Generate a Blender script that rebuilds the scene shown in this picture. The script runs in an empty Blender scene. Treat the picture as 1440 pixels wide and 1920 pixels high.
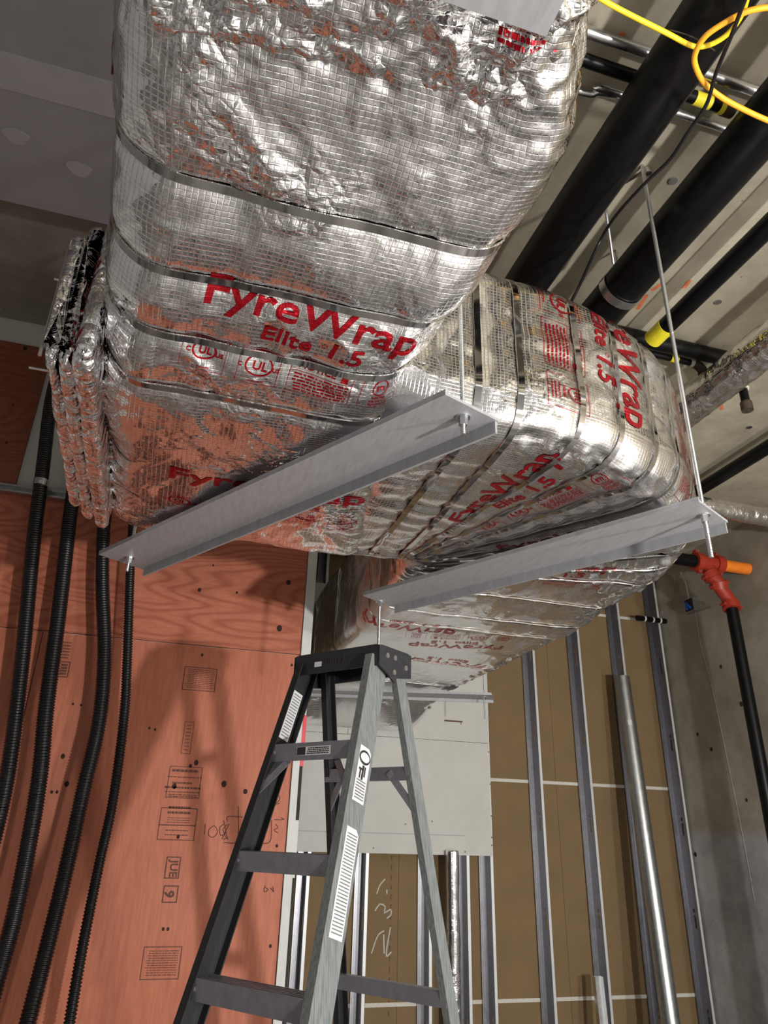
import bpy, bmesh, math, random
import numpy as np
from mathutils import Matrix, Vector

random.seed(7)
SC = bpy.context.scene
COL = SC.collection

# ------------------------------------------------------------------ camera
F_PX = 1329.06
YAW, PITCH, ROLL = (math.radians(a) for a in (15.96, 24.618, 1.681))
EYE = np.array([0.0, 0.0, 1.6])
_cy, _sy, _cp, _sp = math.cos(YAW), math.sin(YAW), math.cos(PITCH), math.sin(PITCH)
FWD = np.array([_sy * _cp, _cy * _cp, _sp])
_r0 = np.array([_cy, -_sy, 0.0])
_u0 = np.cross(_r0, FWD)
RIGHT = math.cos(ROLL) * _r0 + math.sin(ROLL) * _u0
UP = -math.sin(ROLL) * _r0 + math.cos(ROLL) * _u0
cam_data = bpy.data.cameras.new('camera')
cam_data.sensor_fit = 'HORIZONTAL'
cam_data.sensor_width = 36.0
cam_data.lens = F_PX / 1440.0 * 36.0
cam_data.clip_start = 0.02
cam = bpy.data.objects.new('camera', cam_data)
COL.objects.link(cam)
cam.matrix_world = Matrix(((RIGHT[0], UP[0], -FWD[0], EYE[0]),
                           (RIGHT[1], UP[1], -FWD[1], EYE[1]),
                           (RIGHT[2], UP[2], -FWD[2], EYE[2]),
                           (0, 0, 0, 1)))
SC.camera = cam

# ------------------------------------------------------------------ world, lamps, exposure
world = bpy.data.worlds.new('world')
SC.world = world
world.use_nodes = True
world.node_tree.nodes['Background'].inputs[0].default_value = (0.9, 0.93, 1.0, 1)
world.node_tree.nodes['Background'].inputs[1].default_value = 0.02
SC.view_settings.view_transform = 'Standard'
SC.view_settings.look = 'None'
SC.view_settings.gamma = 1.0
SC.view_settings.use_curve_mapping = False
SC.view_settings.exposure = -0.22


def area_lamp(name, loc, target, size, power, color, size_y=None):
    d = bpy.data.lights.new(name, 'AREA')
    d.energy = power
    d.color = color
    d.size = size
    if size_y:
        d.shape = 'RECTANGLE'
        d.size_y = size_y
    o = bpy.data.objects.new(name, d)
    COL.objects.link(o)
    o.location = loc
    o.rotation_euler = (Vector(target) - Vector(loc)).to_track_quat('-Z', 'Y').to_euler()
    return o


def bulb(name, loc, radius, power, color):
    d = bpy.data.lights.new(name, 'POINT')
    d.energy = power
    d.color = color
    d.shadow_soft_size = radius
    o = bpy.data.objects.new(name, d)
    COL.objects.link(o)
    o.location = loc
    return o


bulb('work_light', (1.85, -1.25, 1.42), .065, 560, (1.0, 0.975, 0.935))
bulb('work_light_side', (2.95, -0.75, 1.60), .07, 240, (1.0, 0.97, 0.92))
area_lamp('added_fill_light', (-0.6, -2.6, 3.55), (-0.6, -2.6, 0), 2.4, 14, (0.90, 0.92, 1.0), 0.25)  # unseen lamp added for fill, no such fixture known in the room
area_lamp('added_fill_light', (2.3, -2.9, 3.55), (2.3, -2.9, 0), 2.4, 14, (0.92, 0.94, 1.0), 0.25)  # second added fill lamp, also out of view

# ------------------------------------------------------------------ helpers
def px(x, y, **k):
    """world point where the sight line through photo pixel (x, y) meets the plane X=, Y= or Z= value"""
    d = FWD + (x - 720) / F_PX * RIGHT - (y - 960) / F_PX * UP
    (a, v), = k.items()
    i = 'XYZ'.index(a)
    t = (v - EYE[i]) / d[i]
    return EYE + t * d


def tag(o, label, cat=None, group=None, kind=None):
    if label: o['label'] = label
    if cat: o['category'] = cat
    if group: o['group'] = group
    if kind: o['kind'] = kind
    return o


def empty(name, loc, label, cat, group=None):
    o = bpy.data.objects.new(name, None)
    COL.objects.link(o)
    o.location = loc
    o.empty_display_size = 0.05
    return tag(o, label, cat, group)


def mesh_obj(name, verts, faces, mat, parent=None, smooth=False, sharp_angle=None):
    me = bpy.data.meshes.new(name)
    me.from_pydata([tuple(map(float, v)) for v in verts], [], faces)
    me.update()
    if smooth:
        me.polygons.foreach_set('use_smooth', [True] * len(me.polygons))
        if sharp_angle:
            me.set_sharp_from_angle(angle=math.radians(sharp_angle))
    if mat: me.materials.append(mat)
    o = bpy.data.objects.new(name, me)
    COL.objects.link(o)
    if parent is not None:
        o.parent = parent
        o.matrix_parent_inverse = PINV(parent)
    return o


def PINV(p):
    """parents here are only ever placed by location (and their own parents), so undo the summed location"""
    loc = Vector((0, 0, 0))
    q = p
    if q.type == 'EMPTY':
        loc += q.location
    return Matrix.Translation(-loc)


class MB:
    def __init__(s): s.v = []; s.f = []
    def add(s, v, f):
        n = len(s.v); s.v += [tuple(p) for p in v]; s.f += [tuple(i + n for i in q) for q in f]; return s
    def box(s, lo, hi):
        (a, b, c), (d, e, g) = lo, hi
        return s.add([(a, b, c), (d, b, c), (d, e, c), (a, e, c), (a, b, g), (d, b, g), (d, e, g), (a, e, g)],
                     [(0, 3, 2, 1), (4, 5, 6, 7), (0, 1, 5, 4), (1, 2, 6, 5), (2, 3, 7, 6), (3, 0, 4, 7)])
    def obox(s, c, ax, ay, az):
        """oriented box: centre and three half-axis vectors"""
        c, ax, ay, az = map(np.array, (c, ax, ay, az))
        v = [c + i * ax + j * ay + k * az for k in (-1, 1) for (i, j) in ((-1, -1), (1, -1), (1, 1), (-1, 1))]
        f = [(0, 3, 2, 1), (4, 5, 6, 7), (0, 1, 5, 4), (1, 2, 6, 5), (2, 3, 7, 6), (3, 0, 4, 7)]
        if np.dot(np.cross(ax, ay), az) < 0: f = [q[::-1] for q in f]
        return s.add(v, f)
    def prism(s, poly, origin, ex, ey, ez):
        """extrude a 2D outline (ccw in ex, ey) from origin by vector ez"""
        o, ex, ey, ez = map(np.array, (origin, ex, ey, ez))
        n = len(poly)
        v = [o + p[0] * ex + p[1] * ey for p in poly]
        v += [q + ez for q in v]
        f = [tuple(range(n))[::-1], tuple(range(n, 2 * n))]
        f += [(i, (i + 1) % n, n + (i + 1) % n, n + i) for i in range(n)]
        if np.dot(np.cross(ex, ey), ez) < 0: f = [q[::-1] for q in f]
        return s.add(v, f)
    def tube(s, path, rad, seg=16, cap=True):
        P = np.array(path, float)
        R = np.full(len(P), rad, float) if np.isscalar(rad) else np.array(rad, float)
        T = np.gradient(P, axis=0)
        T /= np.linalg.norm(T, axis=1)[:, None] + 1e-12
        up = np.array([0, 0, 1.0]) if abs(T[0][2]) < .9 else np.array([1.0, 0, 0])
        n = np.cross(T[0], up); n /= np.linalg.norm(n)
        ang = np.linspace(0, 2 * math.pi, seg, endpoint=False)
        base = len(s.v)
        for i in range(len(P)):
            n = n - T[i] * np.dot(n, T[i]); n /= np.linalg.norm(n)
            b = np.cross(T[i], n)
            for a in ang: s.v.append(tuple(P[i] + R[i] * (math.cos(a) * n + math.sin(a) * b)))
        for i in range(len(P) - 1):
            for j in range(seg):
                k = (j + 1) % seg
                s.f.append((base + i * seg + j, base + i * seg + k, base + (i + 1) * seg + k, base + (i + 1) * seg + j))
        if cap:
            s.f.append(tuple(base + j for j in range(seg))[::-1])
            e = base + (len(P) - 1) * seg
            s.f.append(tuple(e + j for j in range(seg)))
        return s
    def build(s, name, mat, parent=None, smooth=False, sharp=40):
        return mesh_obj(name, s.v, s.f, mat, parent, smooth, sharp if smooth else None)


def spline(pts, n=60):
    P = np.array(pts, float)
    P = np.vstack([2 * P[0] - P[1], P, 2 * P[-1] - P[-2]])
    out = []
    m = len(P) - 3
    for i in range(m):
        p0, p1, p2, p3 = P[i:i + 4]
        for t in np.linspace(0, 1, max(2, n // m), endpoint=False):
            out.append(.5 * ((2 * p1) + (-p0 + p2) * t + (2 * p0 - 5 * p1 + 4 * p2 - p3) * t * t + (-p0 + 3 * p1 - 3 * p2 + p3) * t ** 3))
    out.append(P[-2])
    return np.array(out)


def resample(P, step):
    d = np.r_[0, np.cumsum(np.linalg.norm(np.diff(P, axis=0), axis=1))]
    n = max(2, int(d[-1] / step))
    t = np.linspace(0, d[-1], n)
    return np.stack([np.interp(t, d, P[:, i]) for i in range(3)], 1), t


# ------------------------------------------------------------------ materials
def new_mat(name):
    m = bpy.data.materials.new(name)
    m.use_nodes = True
    nt = m.node_tree
    return m, nt, nt.nodes['Principled BSDF']


def N(nt, typ, **k):
    n = nt.nodes.new(typ)
    for a, b in k.items():
        if a in n.inputs.keys(): n.inputs[a].default_value = b
        else: setattr(n, a, b)
    return n


def ramp(nt, fac, stops):
    r = nt.nodes.new('ShaderNodeValToRGB')
    e = r.color_ramp.elements
    while len(e) < len(stops): e.new(.5)
    for el, (p, c) in zip(e, stops):
        el.position = p
        el.color = (*c, 1) if len(c) == 3 else c
    nt.links.new(fac, r.inputs[0])
    return r.outputs[0]


def math_node(nt, op, a, b=None, c=None):
    n = nt.nodes.new('ShaderNodeMath')
    n.operation = op
    for i, x in enumerate((a, b, c)):
        if x is None: continue
        if isinstance(x, (int, float)): n.inputs[i].default_value = x
        else: nt.links.new(x, n.inputs[i])
    return n.outputs[0]


def mix_col(nt, fac, a, b, mode='MIX'):
    n = nt.nodes.new('ShaderNodeMix')
    n.data_type = 'RGBA'
    n.blend_type = mode
    for sock, x in ((n.inputs['Factor'], fac), (n.inputs[6], a), (n.inputs[7], b)):
        if isinstance(x, (int, float)): sock.default_value = x
        elif isinstance(x, tuple): sock.default_value = (*x, 1)
        else: nt.links.new(x, sock)
    return n.outputs[2]


def coords(nt, scale=(1, 1, 1), which='Object'):
    tc = nt.nodes.new('ShaderNodeTexCoord')
    mp = nt.nodes.new('ShaderNodeMapping')
    mp.inputs['Scale'].default_value = scale
    nt.links.new(tc.outputs[which], mp.inputs['Vector'])
    return mp.outputs[0]


def bump(nt, bsdf, height, strength, dist, prev=None):
    b = nt.nodes.new('ShaderNodeBump')
    b.inputs['Strength'].default_value = strength
    b.inputs['Distance'].default_value = dist
    nt.links.new(height, b.inputs['Height'])
    if prev is not None: nt.links.new(prev, b.inputs['Normal'])
    if bsdf is not None: nt.links.new(b.outputs[0], bsdf.inputs['Normal'])
    return b.outputs[0]


def noise(nt, vec, scale, detail=4, rough=.55, typ=None):
    n = N(nt, 'ShaderNodeTexNoise', Scale=scale, Detail=detail, Roughness=rough)
    if typ: n.noise_type = typ
    nt.links.new(vec, n.inputs['Vector'])
    return n.outputs['Fac']


def plain(name, col, rough=.5, metal=0.0, var=0.0, scale=30, bumpd=0.0, stretch=(1, 1, 1), spec=None):
    m, nt, p = new_mat(name)
    p.inputs['Roughness'].default_value = rough
    p.inputs['Metallic'].default_value = metal
    if spec is not None: p.inputs['Specular IOR Level'].default_value = spec
    v = coords(nt, stretch)
    f = noise(nt, v, scale)
    lo = tuple(c * (1 - var) for c in col); hi = tuple(min(1, c * (1 + var)) for c in col)
    nt.links.new(ramp(nt, f, [(.3, lo), (.7, hi)]), p.inputs['Base Color'])
    if bumpd: bump(nt, p, f, 1.0, bumpd)
    return m


def foil_mat(name, red=False, crumple=1.0, dust=None, rough=0.0):
    m, nt, p = new_mat(name)
    L = nt.links
    p.inputs['Metallic'].default_value = .75 if red else 1.0
    ob = coords(nt)
    tc = nt.nodes.new('ShaderNodeTexCoord')
    sep = nt.nodes.new('ShaderNodeSeparateXYZ')
    L.new(tc.outputs['UV'], sep.inputs[0])
    def thread(c):
        q = math_node(nt, 'ABSOLUTE', math_node(nt, 'SUBTRACT', math_node(nt, 'FRACT', math_node(nt, 'MULTIPLY', c, 105.0)), .5))
        mr = N(nt, 'ShaderNodeMapRange', interpolation_type='SMOOTHSTEP')
        mr.inputs['From Min'].default_value = .36; mr.inputs['From Max'].default_value = .49
        L.new(q, mr.inputs['Value'])
        return mr.outputs[0]
    grid = math_node(nt, 'MAXIMUM', thread(sep.outputs[0]), thread(sep.outputs[1]))
    n1 = noise(nt, ob, 9, 3, .5)
    warp = N(nt, 'ShaderNodeTexNoise', Scale=14.0, Detail=2.0)
    L.new(ob, warp.inputs['Vector'])
    wv = nt.nodes.new('ShaderNodeVectorMath'); wv.operation = 'MULTIPLY_ADD'
    L.new(warp.outputs['Color'], wv.inputs[0]); wv.inputs[1].default_value = (.035, .035, .035); L.new(ob, wv.inputs[2])
    def facets(scale):
        v = N(nt, 'ShaderNodeTexVoronoi', feature='DISTANCE_TO_EDGE', Scale=scale)
        L.new(wv.outputs[0], v.inputs['Vector'])
        return v.outputs['Distance']
    mk = noise(nt, ob, 4.2, 3, .6)
    mask = N(nt, 'ShaderNodeMapRange', interpolation_type='SMOOTHSTEP')
    mask.inputs['From Min'].default_value = .52; mask.inputs['From Max'].default_value = .65
    mask.inputs['To Min'].default_value = .10 if crumple < 1.2 else .7
    L.new(mk, mask.inputs['Value'])
    b1 = bump(nt, None, math_node(nt, 'MULTIPLY', facets(15.0), mask.outputs[0]), .55 * crumple, .026)
    b2 = bump(nt, None, math_node(nt, 'MULTIPLY', facets(44.0), mask.outputs[0]), .5 * crumple, .009, b1)
    fine = noise(nt, ob, 150, 2, .5)
    b3 = bump(nt, None, fine, .14, .0012, b2)
    bump(nt, p, grid, .42, .0008, b3)
    col = (.42, .006, .016) if red else (.90, .90, .91)
    c = ramp(nt, n1, [(.3, tuple(x * .93 for x in col)), (.7, tuple(min(1, x * 1.05) for x in col))])
    c = mix_col(nt, math_node(nt, 'MULTIPLY', grid, .25), c, tuple(min(1, x * 1.1 + .03) for x in col))
    rgh = math_node(nt, 'MULTIPLY_ADD', n1, .08, .20 if red else .045 + rough)
    if dust:
        fac = None
        for (dx, dy, dz, rr) in dust:
            vm = nt.nodes.new('ShaderNodeVectorMath'); vm.operation = 'DISTANCE'
            L.new(ob, vm.inputs[0]); vm.inputs[1].default_value = (dx, dy, dz)
            d = math_node(nt, 'ADD', vm.outputs['Value'], math_node(nt, 'MULTIPLY', math_node(nt, 'SUBTRACT', n1, .5), .12))
            mr = N(nt, 'ShaderNodeMapRange', interpolation_type='SMOOTHSTEP')
            mr.inputs['From Min'].default_value = rr * .45; mr.inputs['From Max'].default_value = rr
            mr.inputs['To Min'].default_value = .7; mr.inputs['To Max'].default_value = 0
            L.new(d, mr.inputs['Value'])
            fac = mr.outputs[0] if fac is None else math_node(nt, 'MAXIMUM', fac, mr.outputs[0])
        c = mix_col(nt, fac, c, (.55, .54, .50))
        L.new(math_node(nt, 'SUBTRACT', 1.0, fac), p.inputs['Metallic'])
        rgh = math_node(nt, 'ADD', rgh, math_node(nt, 'MULTIPLY', fac, .5))
    L.new(c, p.inputs['Base Color'])
    L.new(rgh, p.inputs['Roughness'])
    return m


def concrete_mat(name, base, dark, scale=1.0, pour=None):
    m, nt, p = new_mat(name)
    v = coords(nt, (scale,) * 3)
    n1 = noise(nt, v, 1.3, 6, .6)
    n2 = noise(nt, v, 7, 6, .65)
    n3 = noise(nt, v, 60, 3, .6)
    vor = N(nt, 'ShaderNodeTexVoronoi', Scale=9.0)
    nt.links.new(v, vor.inputs['Vector'])
    pits = ramp(nt, vor.outputs['Distance'], [(.03, (0, 0, 0)), (.06, (1, 1, 1))])
    c = ramp(nt, n1, [(.32, dark), (.62, base)])
    if pour:                                   # an earlier, greyer pour up to a ragged line
        zline, lower = pour
        sep = nt.nodes.new('ShaderNodeSeparateXYZ'); nt.links.new(v, sep.inputs[0])
        hh = math_node(nt, 'MULTIPLY_ADD', n2, .10, sep.outputs[2])
        mr = N(nt, 'ShaderNodeMapRange', interpolation_type='SMOOTHSTEP')
        mr.inputs['From Min'].default_value = zline - .04; mr.inputs['From Max'].default_value = zline + .08
        nt.links.new(hh, mr.inputs['Value'])
        lo = ramp(nt, n1, [(.36, tuple(x * .55 for x in lower)), (.56, lower)])
        c = mix_col(nt, mr.outputs[0], lo, c)
    c2 = ramp(nt, n2, [(.3, (.72, .70, .66)), (.65, (1, 1, 1))])
    c = mix_col(nt, .8, c, c2, 'MULTIPLY')
    c = mix_col(nt, .5, c, pits, 'MULTIPLY')
    nt.links.new(c, p.inputs['Base Color'])
    p.inputs['Roughness'].default_value = .85
    b = bump(nt, None, n2, .4, .006)
    bump(nt, p, n3, .35, .002, b)
    return m


def plywood_mat(name, rings, axis, shade=1.0):
    """salmon fire-treated plywood; axis = grain direction, rings = strength of the figured grain"""
    m, nt, p = new_mat(name)
    L = nt.links
    sc = (1, 1, .12) if axis == 'Z' else (.22, 1, 1)
    v = coords(nt, sc)
    fine = noise(nt, v, 70, 5, .65)
    broad = noise(nt, v, 2.1, 2, .5)
    w = N(nt, 'ShaderNodeMath', operation='SINE')
    L.new(math_node(nt, 'MULTIPLY', broad, 250.0 if rings > .3 else 120.0), w.inputs[0])
    ring = math_node(nt, 'POWER', math_node(nt, 'MULTIPLY_ADD', w.outputs[0], .5, .5), 2.5)
    base = ramp(nt, fine, [(.25, (.365, .118, .064)), (.75, (.515, .195, .112))])
    c = mix_col(nt, math_node(nt, 'MULTIPLY', ring, rings), base, (.27, .058, .028))
    tint = noise(nt, coords(nt), 1.6, 3, .5)
    c = mix_col(nt, .5, c, ramp(nt, tint, [(.3, (.98, .80, .62)), (.7, (1.0, .98, 1.0))]), 'MULTIPLY')
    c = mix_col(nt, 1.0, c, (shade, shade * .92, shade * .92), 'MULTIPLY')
    # knots
    kv = N(nt, 'ShaderNodeTexVoronoi', Scale=3.1)
    L.new(coords(nt, (1, 0, .8)), kv.inputs['Vector'])
    k = ramp(nt, kv.outputs['Distance'], [(.035, (1, 1, 1)), (.085, (0, 0, 0))])
    c = mix_col(nt, math_node(nt, 'MULTIPLY', k, .55), c, (.20, .045, .022))
    L.new(c, p.inputs['Base Color'])
    p.inputs['Roughness'].default_value = .62
    bump(nt, p, fine, .25, .0015)
    return m


def galv_mat(name, col=(.62, .64, .65), rough=.28, scale=35):
    m, nt, p = new_mat(name)
    v = coords(nt)
    vor = N(nt, 'ShaderNodeTexVoronoi', Scale=float(scale * 2))
    nt.links.new(v, vor.inputs['Vector'])
    f = noise(nt, v, scale, 3)
    sp = ramp(nt, vor.outputs['Color'], [(.2, tuple(c * .82 for c in col)), (.9, col)])
    c = mix_col(nt, .5, sp, ramp(nt, f, [(.3, tuple(c * .8 for c in col)), (.7, col)]))
    nt.links.new(c, p.inputs['Base Color'])
    p.inputs['Metallic'].default_value = 1
    nt.links.new(math_node(nt, 'MULTIPLY_ADD', f, .15, rough), p.inputs['Roughness'])
    return m


M = {}
M['foil'] = foil_mat('foil_blanket')
M['foil_far'] = foil_mat('foil_blanket_dusty', crumple=.6, rough=.06, dust=[(.86, 2.95, 2.47, .27), (1.2, 4.88, 2.28, .30)])
M['foil_crumple'] = foil_mat('foil_crumpled', crumple=1.5)
M['ink_red'] = foil_mat('red_ink_on_foil', red=True)
M['band'] = plain('stainless_band', (.50, .49, .48), .07, 1.0, .04, 60)
M['galv'] = galv_mat('galvanised_steel')
M['galv_bright'] = galv_mat('galvanised_steel_bright', (.74, .75, .76), .22)
M['stud'] = galv_mat('stud_steel', (.34, .34, .37), .32)
M['stud_lit_edge'] = plain('stud_steel_lit', (.66, .67, .68), .45, .35, .06, 60)  # stud steel lightened: the lit look of the front flange painted in
M['plate'] = plain('mill_steel_grey', (.36, .36, .38), .55, .35, .10, 14, .0003, (6, 1, 1))
M['zinc'] = plain('zinc_plated', (.70, .72, .74), .3, 1.0, .08, 90)
M['pipe_black'] = plain('black_iron', (.0035, .0035, .004), .36, 0.0, .4, 25, .0003, spec=.22)
M['plastic_black'] = plain('black_corrugated_plastic', (.006, .006, .007), .32, 0, .3, 30, spec=.4)
M['ladder_shaded'] = plain('grey_fibreglass_shaded', (.013, .013, .015), .55, 0, .35, 260, .0004, (1, 1, .06))  # the same grey fibreglass, shade of the left rails put into the colour
M['ladder_fibre'] = plain('grey_fibreglass', (.145, .157, .157), .55, 0, .38, 240, .0004, (1, 1, .06))
M['ladder_cap'] = plain('black_moulded_plastic', (.018, .018, .022), .5, 0, .3, 60, .0004)
M['ladder_alu'] = plain('ladder_aluminium', (.30, .29, .33), .42, .7, .12, 40)
M['label_white'] = plain('white_label', (.62, .63, .64), .5, 0, .05, 20)
M['ink_black'] = plain('black_ink', (.02, .018, .018), .8, 0, .2, 50)
M['ink_stamp'] = plain('dark_stamp_ink', (.115, .048, .036), .85, 0, .5, 120)
M['ink_label'] = plain('grey_print', (.16, .16, .17), .8, 0, .2, 50)
M['gyp_white'] = plain('grey_white_gypsum', (.56, .56, .53), .85, 0, .04, 8)
M['gyp_brown'] = plain('brown_gypsum_paper', (.205, .135, .065), .85, 0, .07, 5)
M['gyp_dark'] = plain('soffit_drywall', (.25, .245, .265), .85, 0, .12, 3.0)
M['wall_grey'] = plain('dull_grey_drywall', (.33, .33, .33), .85, 0, .06, 4)
M['mud'] = plain('joint_compound', (.33, .325, .34), .85, 0, .06, 8)
M['joint'] = plain('white_joint_strip', (.62, .60, .55), .8, 0, .08, 60)
M['trim_white'] = plain('white_paint', (.60, .61, .60), .7, 0, .05, 15)
M['ceiling'] = concrete_mat('ceiling_concrete', (.46, .418, .325), (.29, .26, .20))
M['ceiling_dark'] = concrete_mat('raised_slab_concrete', (.30, .27, .235), (.19, .17, .15))
M['wall_conc'] = concrete_mat('wall_concrete', (.40, .365, .305), (.25, .215, .17), 1.0, (1.72, (.50, .49, .50)))
M['floor'] = concrete_mat('floor_concrete', (.46, .45, .44), (.10, .095, .09))
M['ply_v'] = plywood_mat('plywood_plain', .16, 'Z')
M['ply_h'] = plywood_mat('plywood_figured', .62, 'X')
M['ply_shaded'] = plywood_mat('plywood_shade_painted', .45, 'X', .5)  # same plywood darkened: the duct's shadow painted into the upper sheet
M['red_fit'] = plain('red_painted_iron', (.34, .030, .014), .42, 0, .12, 30)
M['orange'] = plain('orange_pipe', (.86, .22, .02), .45, 0, .08, 20)
M['cord_yellow'] = plain('yellow_cord', (.86, .62, .02), .45, 0, .06, 30)
M['cord_orange'] = plain('orange_cord', (.95, .40, .02), .45, 0, .06, 30)
M['tape_yellow'] = plain('yellow_tape', (.78, .66, .03), .4, 0, .06, 30)
M['tape_red'] = plain('red_tape', (.62, .02, .03), .4, 0, .06, 30)
M['paint_orange'] = plain('orange_spray_paint', (.62, .16, .07), .85, 0, .25, 30)
M['blue'] = plain('blue_plastic', (.02, .10, .62), .4, 0, .1, 30)
M['white_tape'] = plain('white_tape', (.7, .68, .62), .5, 0, .1, 30)
M['rust'] = plain('rusty_fitting', (.06, .045, .03), .6, .3, .4, 60)
M['knot'] = plain('hole_dark', (.03, .012, .008), .9, 0, .3, 60)

# ------------------------------------------------------------------ room shell
ROOM_Y0, BACK_Y, RIGHT_X, LEFT_X = -5.0, 5.05, 3.9, -4.2
CEIL, CEIL_HI, PLY_Y = 3.8, 4.16, 3.6

def struct(name, mb, mat, label):
    return tag(mb.build(name, mat), label, None, None, 'structure')

floor = struct('floor', MB().box((LEFT_X, ROOM_Y0, -.1), (RIGHT_X + .2, BACK_Y + .2, 0)), M['floor'], 'grey concrete floor slab of the unfinished room')
ceiling = struct('ceiling', MB().box((-.1, ROOM_Y0, CEIL), (RIGHT_X + .2, BACK_Y + .2, CEIL + .5)).box((LEFT_X, ROOM_Y0, CEIL), (-.1, .6, CEIL + .5)), M['ceiling'], 'bare tan concrete ceiling slab over the pipes')
MB().box((LEFT_X, .6, CEIL_HI), (-.1, BACK_Y + .2, CEIL_HI + .14)).build('raised_slab', M['ceiling_dark'], ceiling)
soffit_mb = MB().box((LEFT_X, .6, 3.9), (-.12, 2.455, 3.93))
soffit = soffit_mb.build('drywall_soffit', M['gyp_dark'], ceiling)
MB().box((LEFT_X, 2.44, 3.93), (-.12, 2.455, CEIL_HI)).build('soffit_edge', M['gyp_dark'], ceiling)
MB().box((LEFT_X, 1.79, 3.897), (-.2, 1.93, 3.9)).build('joint_compound', M['mud'], soffit)
for (x, y) in ((-.84, 2.12), (-.63, 2.2)):
    a = np.linspace(0, 2 * math.pi, 16, endpoint=False)
    MB().prism([(.045 * math.cos(t) * (1 + .2 * math.sin(3 * t)), .035 * math.sin(t)) for t in a], (x, y, 3.9), (1, 0, 0), (0, -1, 0), (0, 0, -.002)).build('joint_compound', M['mud'], soffit)
wall_right = struct('wall_right', MB().box((RIGHT_X, ROOM_Y0, 0), (RIGHT_X + .2, BACK_Y + .2, CEIL)), M['wall_conc'], 'stained poured concrete wall on the right')
struct('wall_rear', MB().box((LEFT_X, ROOM_Y0 - .1, 0), (RIGHT_X + .2, ROOM_Y0, CEIL)), M['wall_grey'], 'pale wall far behind the viewpoint')
struct('wall_side', MB().box((LEFT_X - .1, ROOM_Y0, 0), (LEFT_X, BACK_Y + .2, CEIL_HI)), M['wall_grey'], 'pale wall beyond the plywood on the far left')
# crack ridge on the concrete wall, form-tie holes
crack = [px(1300, 1120, X=RIGHT_X), px(1312, 1200, X=RIGHT_X), px(1335, 1290, X=RIGHT_X), px(1365, 1430, X=RIGHT_X), px(1395, 1580, X=RIGHT_X), px(1415, 1690, X=RIGHT_X)]
MB().tube(spline(crack, 40) , .0025, 6).build('form_ridge', M['wall_conc'], wall_right)
for (x, y, r) in ((1308, 1377, .012), (1334, 1405, .012), (1304, 1602, .014), (1260, 1830, .012), (1352, 1250, .012), (1390, 1320, .015), (1400, 1500, .01)):
    c = px(x, y, X=RIGHT_X)
    MB().prism([(r * math.cos(t), r * 1.2 * math.sin(t)) for t in np.linspace(0, 2 * math.pi, 10, endpoint=False)], c + np.array([-.002, 0, 0]), (0, 1, 0), (0, 0, 1), (.002, 0, 0)).build('pit', M['knot'], wall_right)
# spray-paint marks and cast-in plugs on the ceiling
def ceil_mark(pts, w):
    P = [px(x, y, Z=CEIL) for x, y in pts]
    a, b = P[0], P[-1]
    d = (b - a) / np.linalg.norm(b - a); n = np.array([-d[1], d[0], 0])
    poly = [a + n * w * .6, a - n * w, b - n * w * .7, b + n * w]
    mb = MB(); mb.add([p + np.array([0, 0, -.001]) for p in poly], [(0, 1, 2, 3)])
    mb.build('paint_mark', M['paint_orange'], ceiling)
for pts in ([(1212, 552), (1196, 580)], [(1222, 545), (1240, 532)], [(1293, 525), (1283, 540)], [(1170, 60), (1158, 72)], [(1092, 20), (1082, 50)], [(1350, 752), (1354, 768)]):
    ceil_mark(pts, .011)
for (x, y) in ((1346, 565), (1262, 338), (1405, 800)):
    c = px(x, y, Z=CEIL)
    MB().tube([c + np.array([0, 0, .01]), c + np.array([0, 0, -.006])], .016, 14).build('form_plug', M['zinc'], ceiling)

# back wall: brown gypsum boards with white strips in the joints
wall_back = struct('wall_back', MB().box((.2, BACK_Y + .013, 0), (RIGHT_X, BACK_Y + .1, CEIL)), M['gyp_brown'], 'brown gypsum shaft wall behind the studs')
rows = [0.0, .652, 2.0, 3.35, CEIL]
xs = [.25, 1.62, 2.84, RIGHT_X - .002]
for j in range(4):
    for i in range(3):
        MB().box((xs[i] + .001, BACK_Y, rows[j] + .004), (xs[i + 1] - .001, BACK_Y + .0125, rows[j + 1] - .004)).build('gypsum_board', M['gyp_brown'], wall_back)
for j in (1, 2, 3):
    MB().box((.25, BACK_Y - .0035, rows[j] - .011), (RIGHT_X - .002, BACK_Y + .002, rows[j] + .011)).build('joint_strip', M['joint'], wall_back)
# staple line and chalk scribbles on the boards
for k in range(16):
    z = 1.46 - k * .058
    MB().box((1.566, BACK_Y - .002, z), (1.571, BACK_Y, z + .03)).build('staple', M['ink_stamp'], wall_back)
for pts in ([(722, 1648), (712, 1660), (706, 1676)], [(703, 1708), (712, 1695), (722, 1700), (720, 1712), (732, 1705), (733, 1715), (725, 1722)],
            [(696, 1788), (708, 1755), (720, 1745)], [(719, 1752), (720, 1788)], [(732, 1738), (724, 1790), (734, 1785)], [(655 + 70, 1668), (653 + 72, 1676)]):
    P = spline([px(x, y, Y=BACK_Y - .001) for x, y in pts], 14)
    MB().tube(P, .0045, 5).build('chalk_mark', M['joint'], wall_back)

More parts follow.
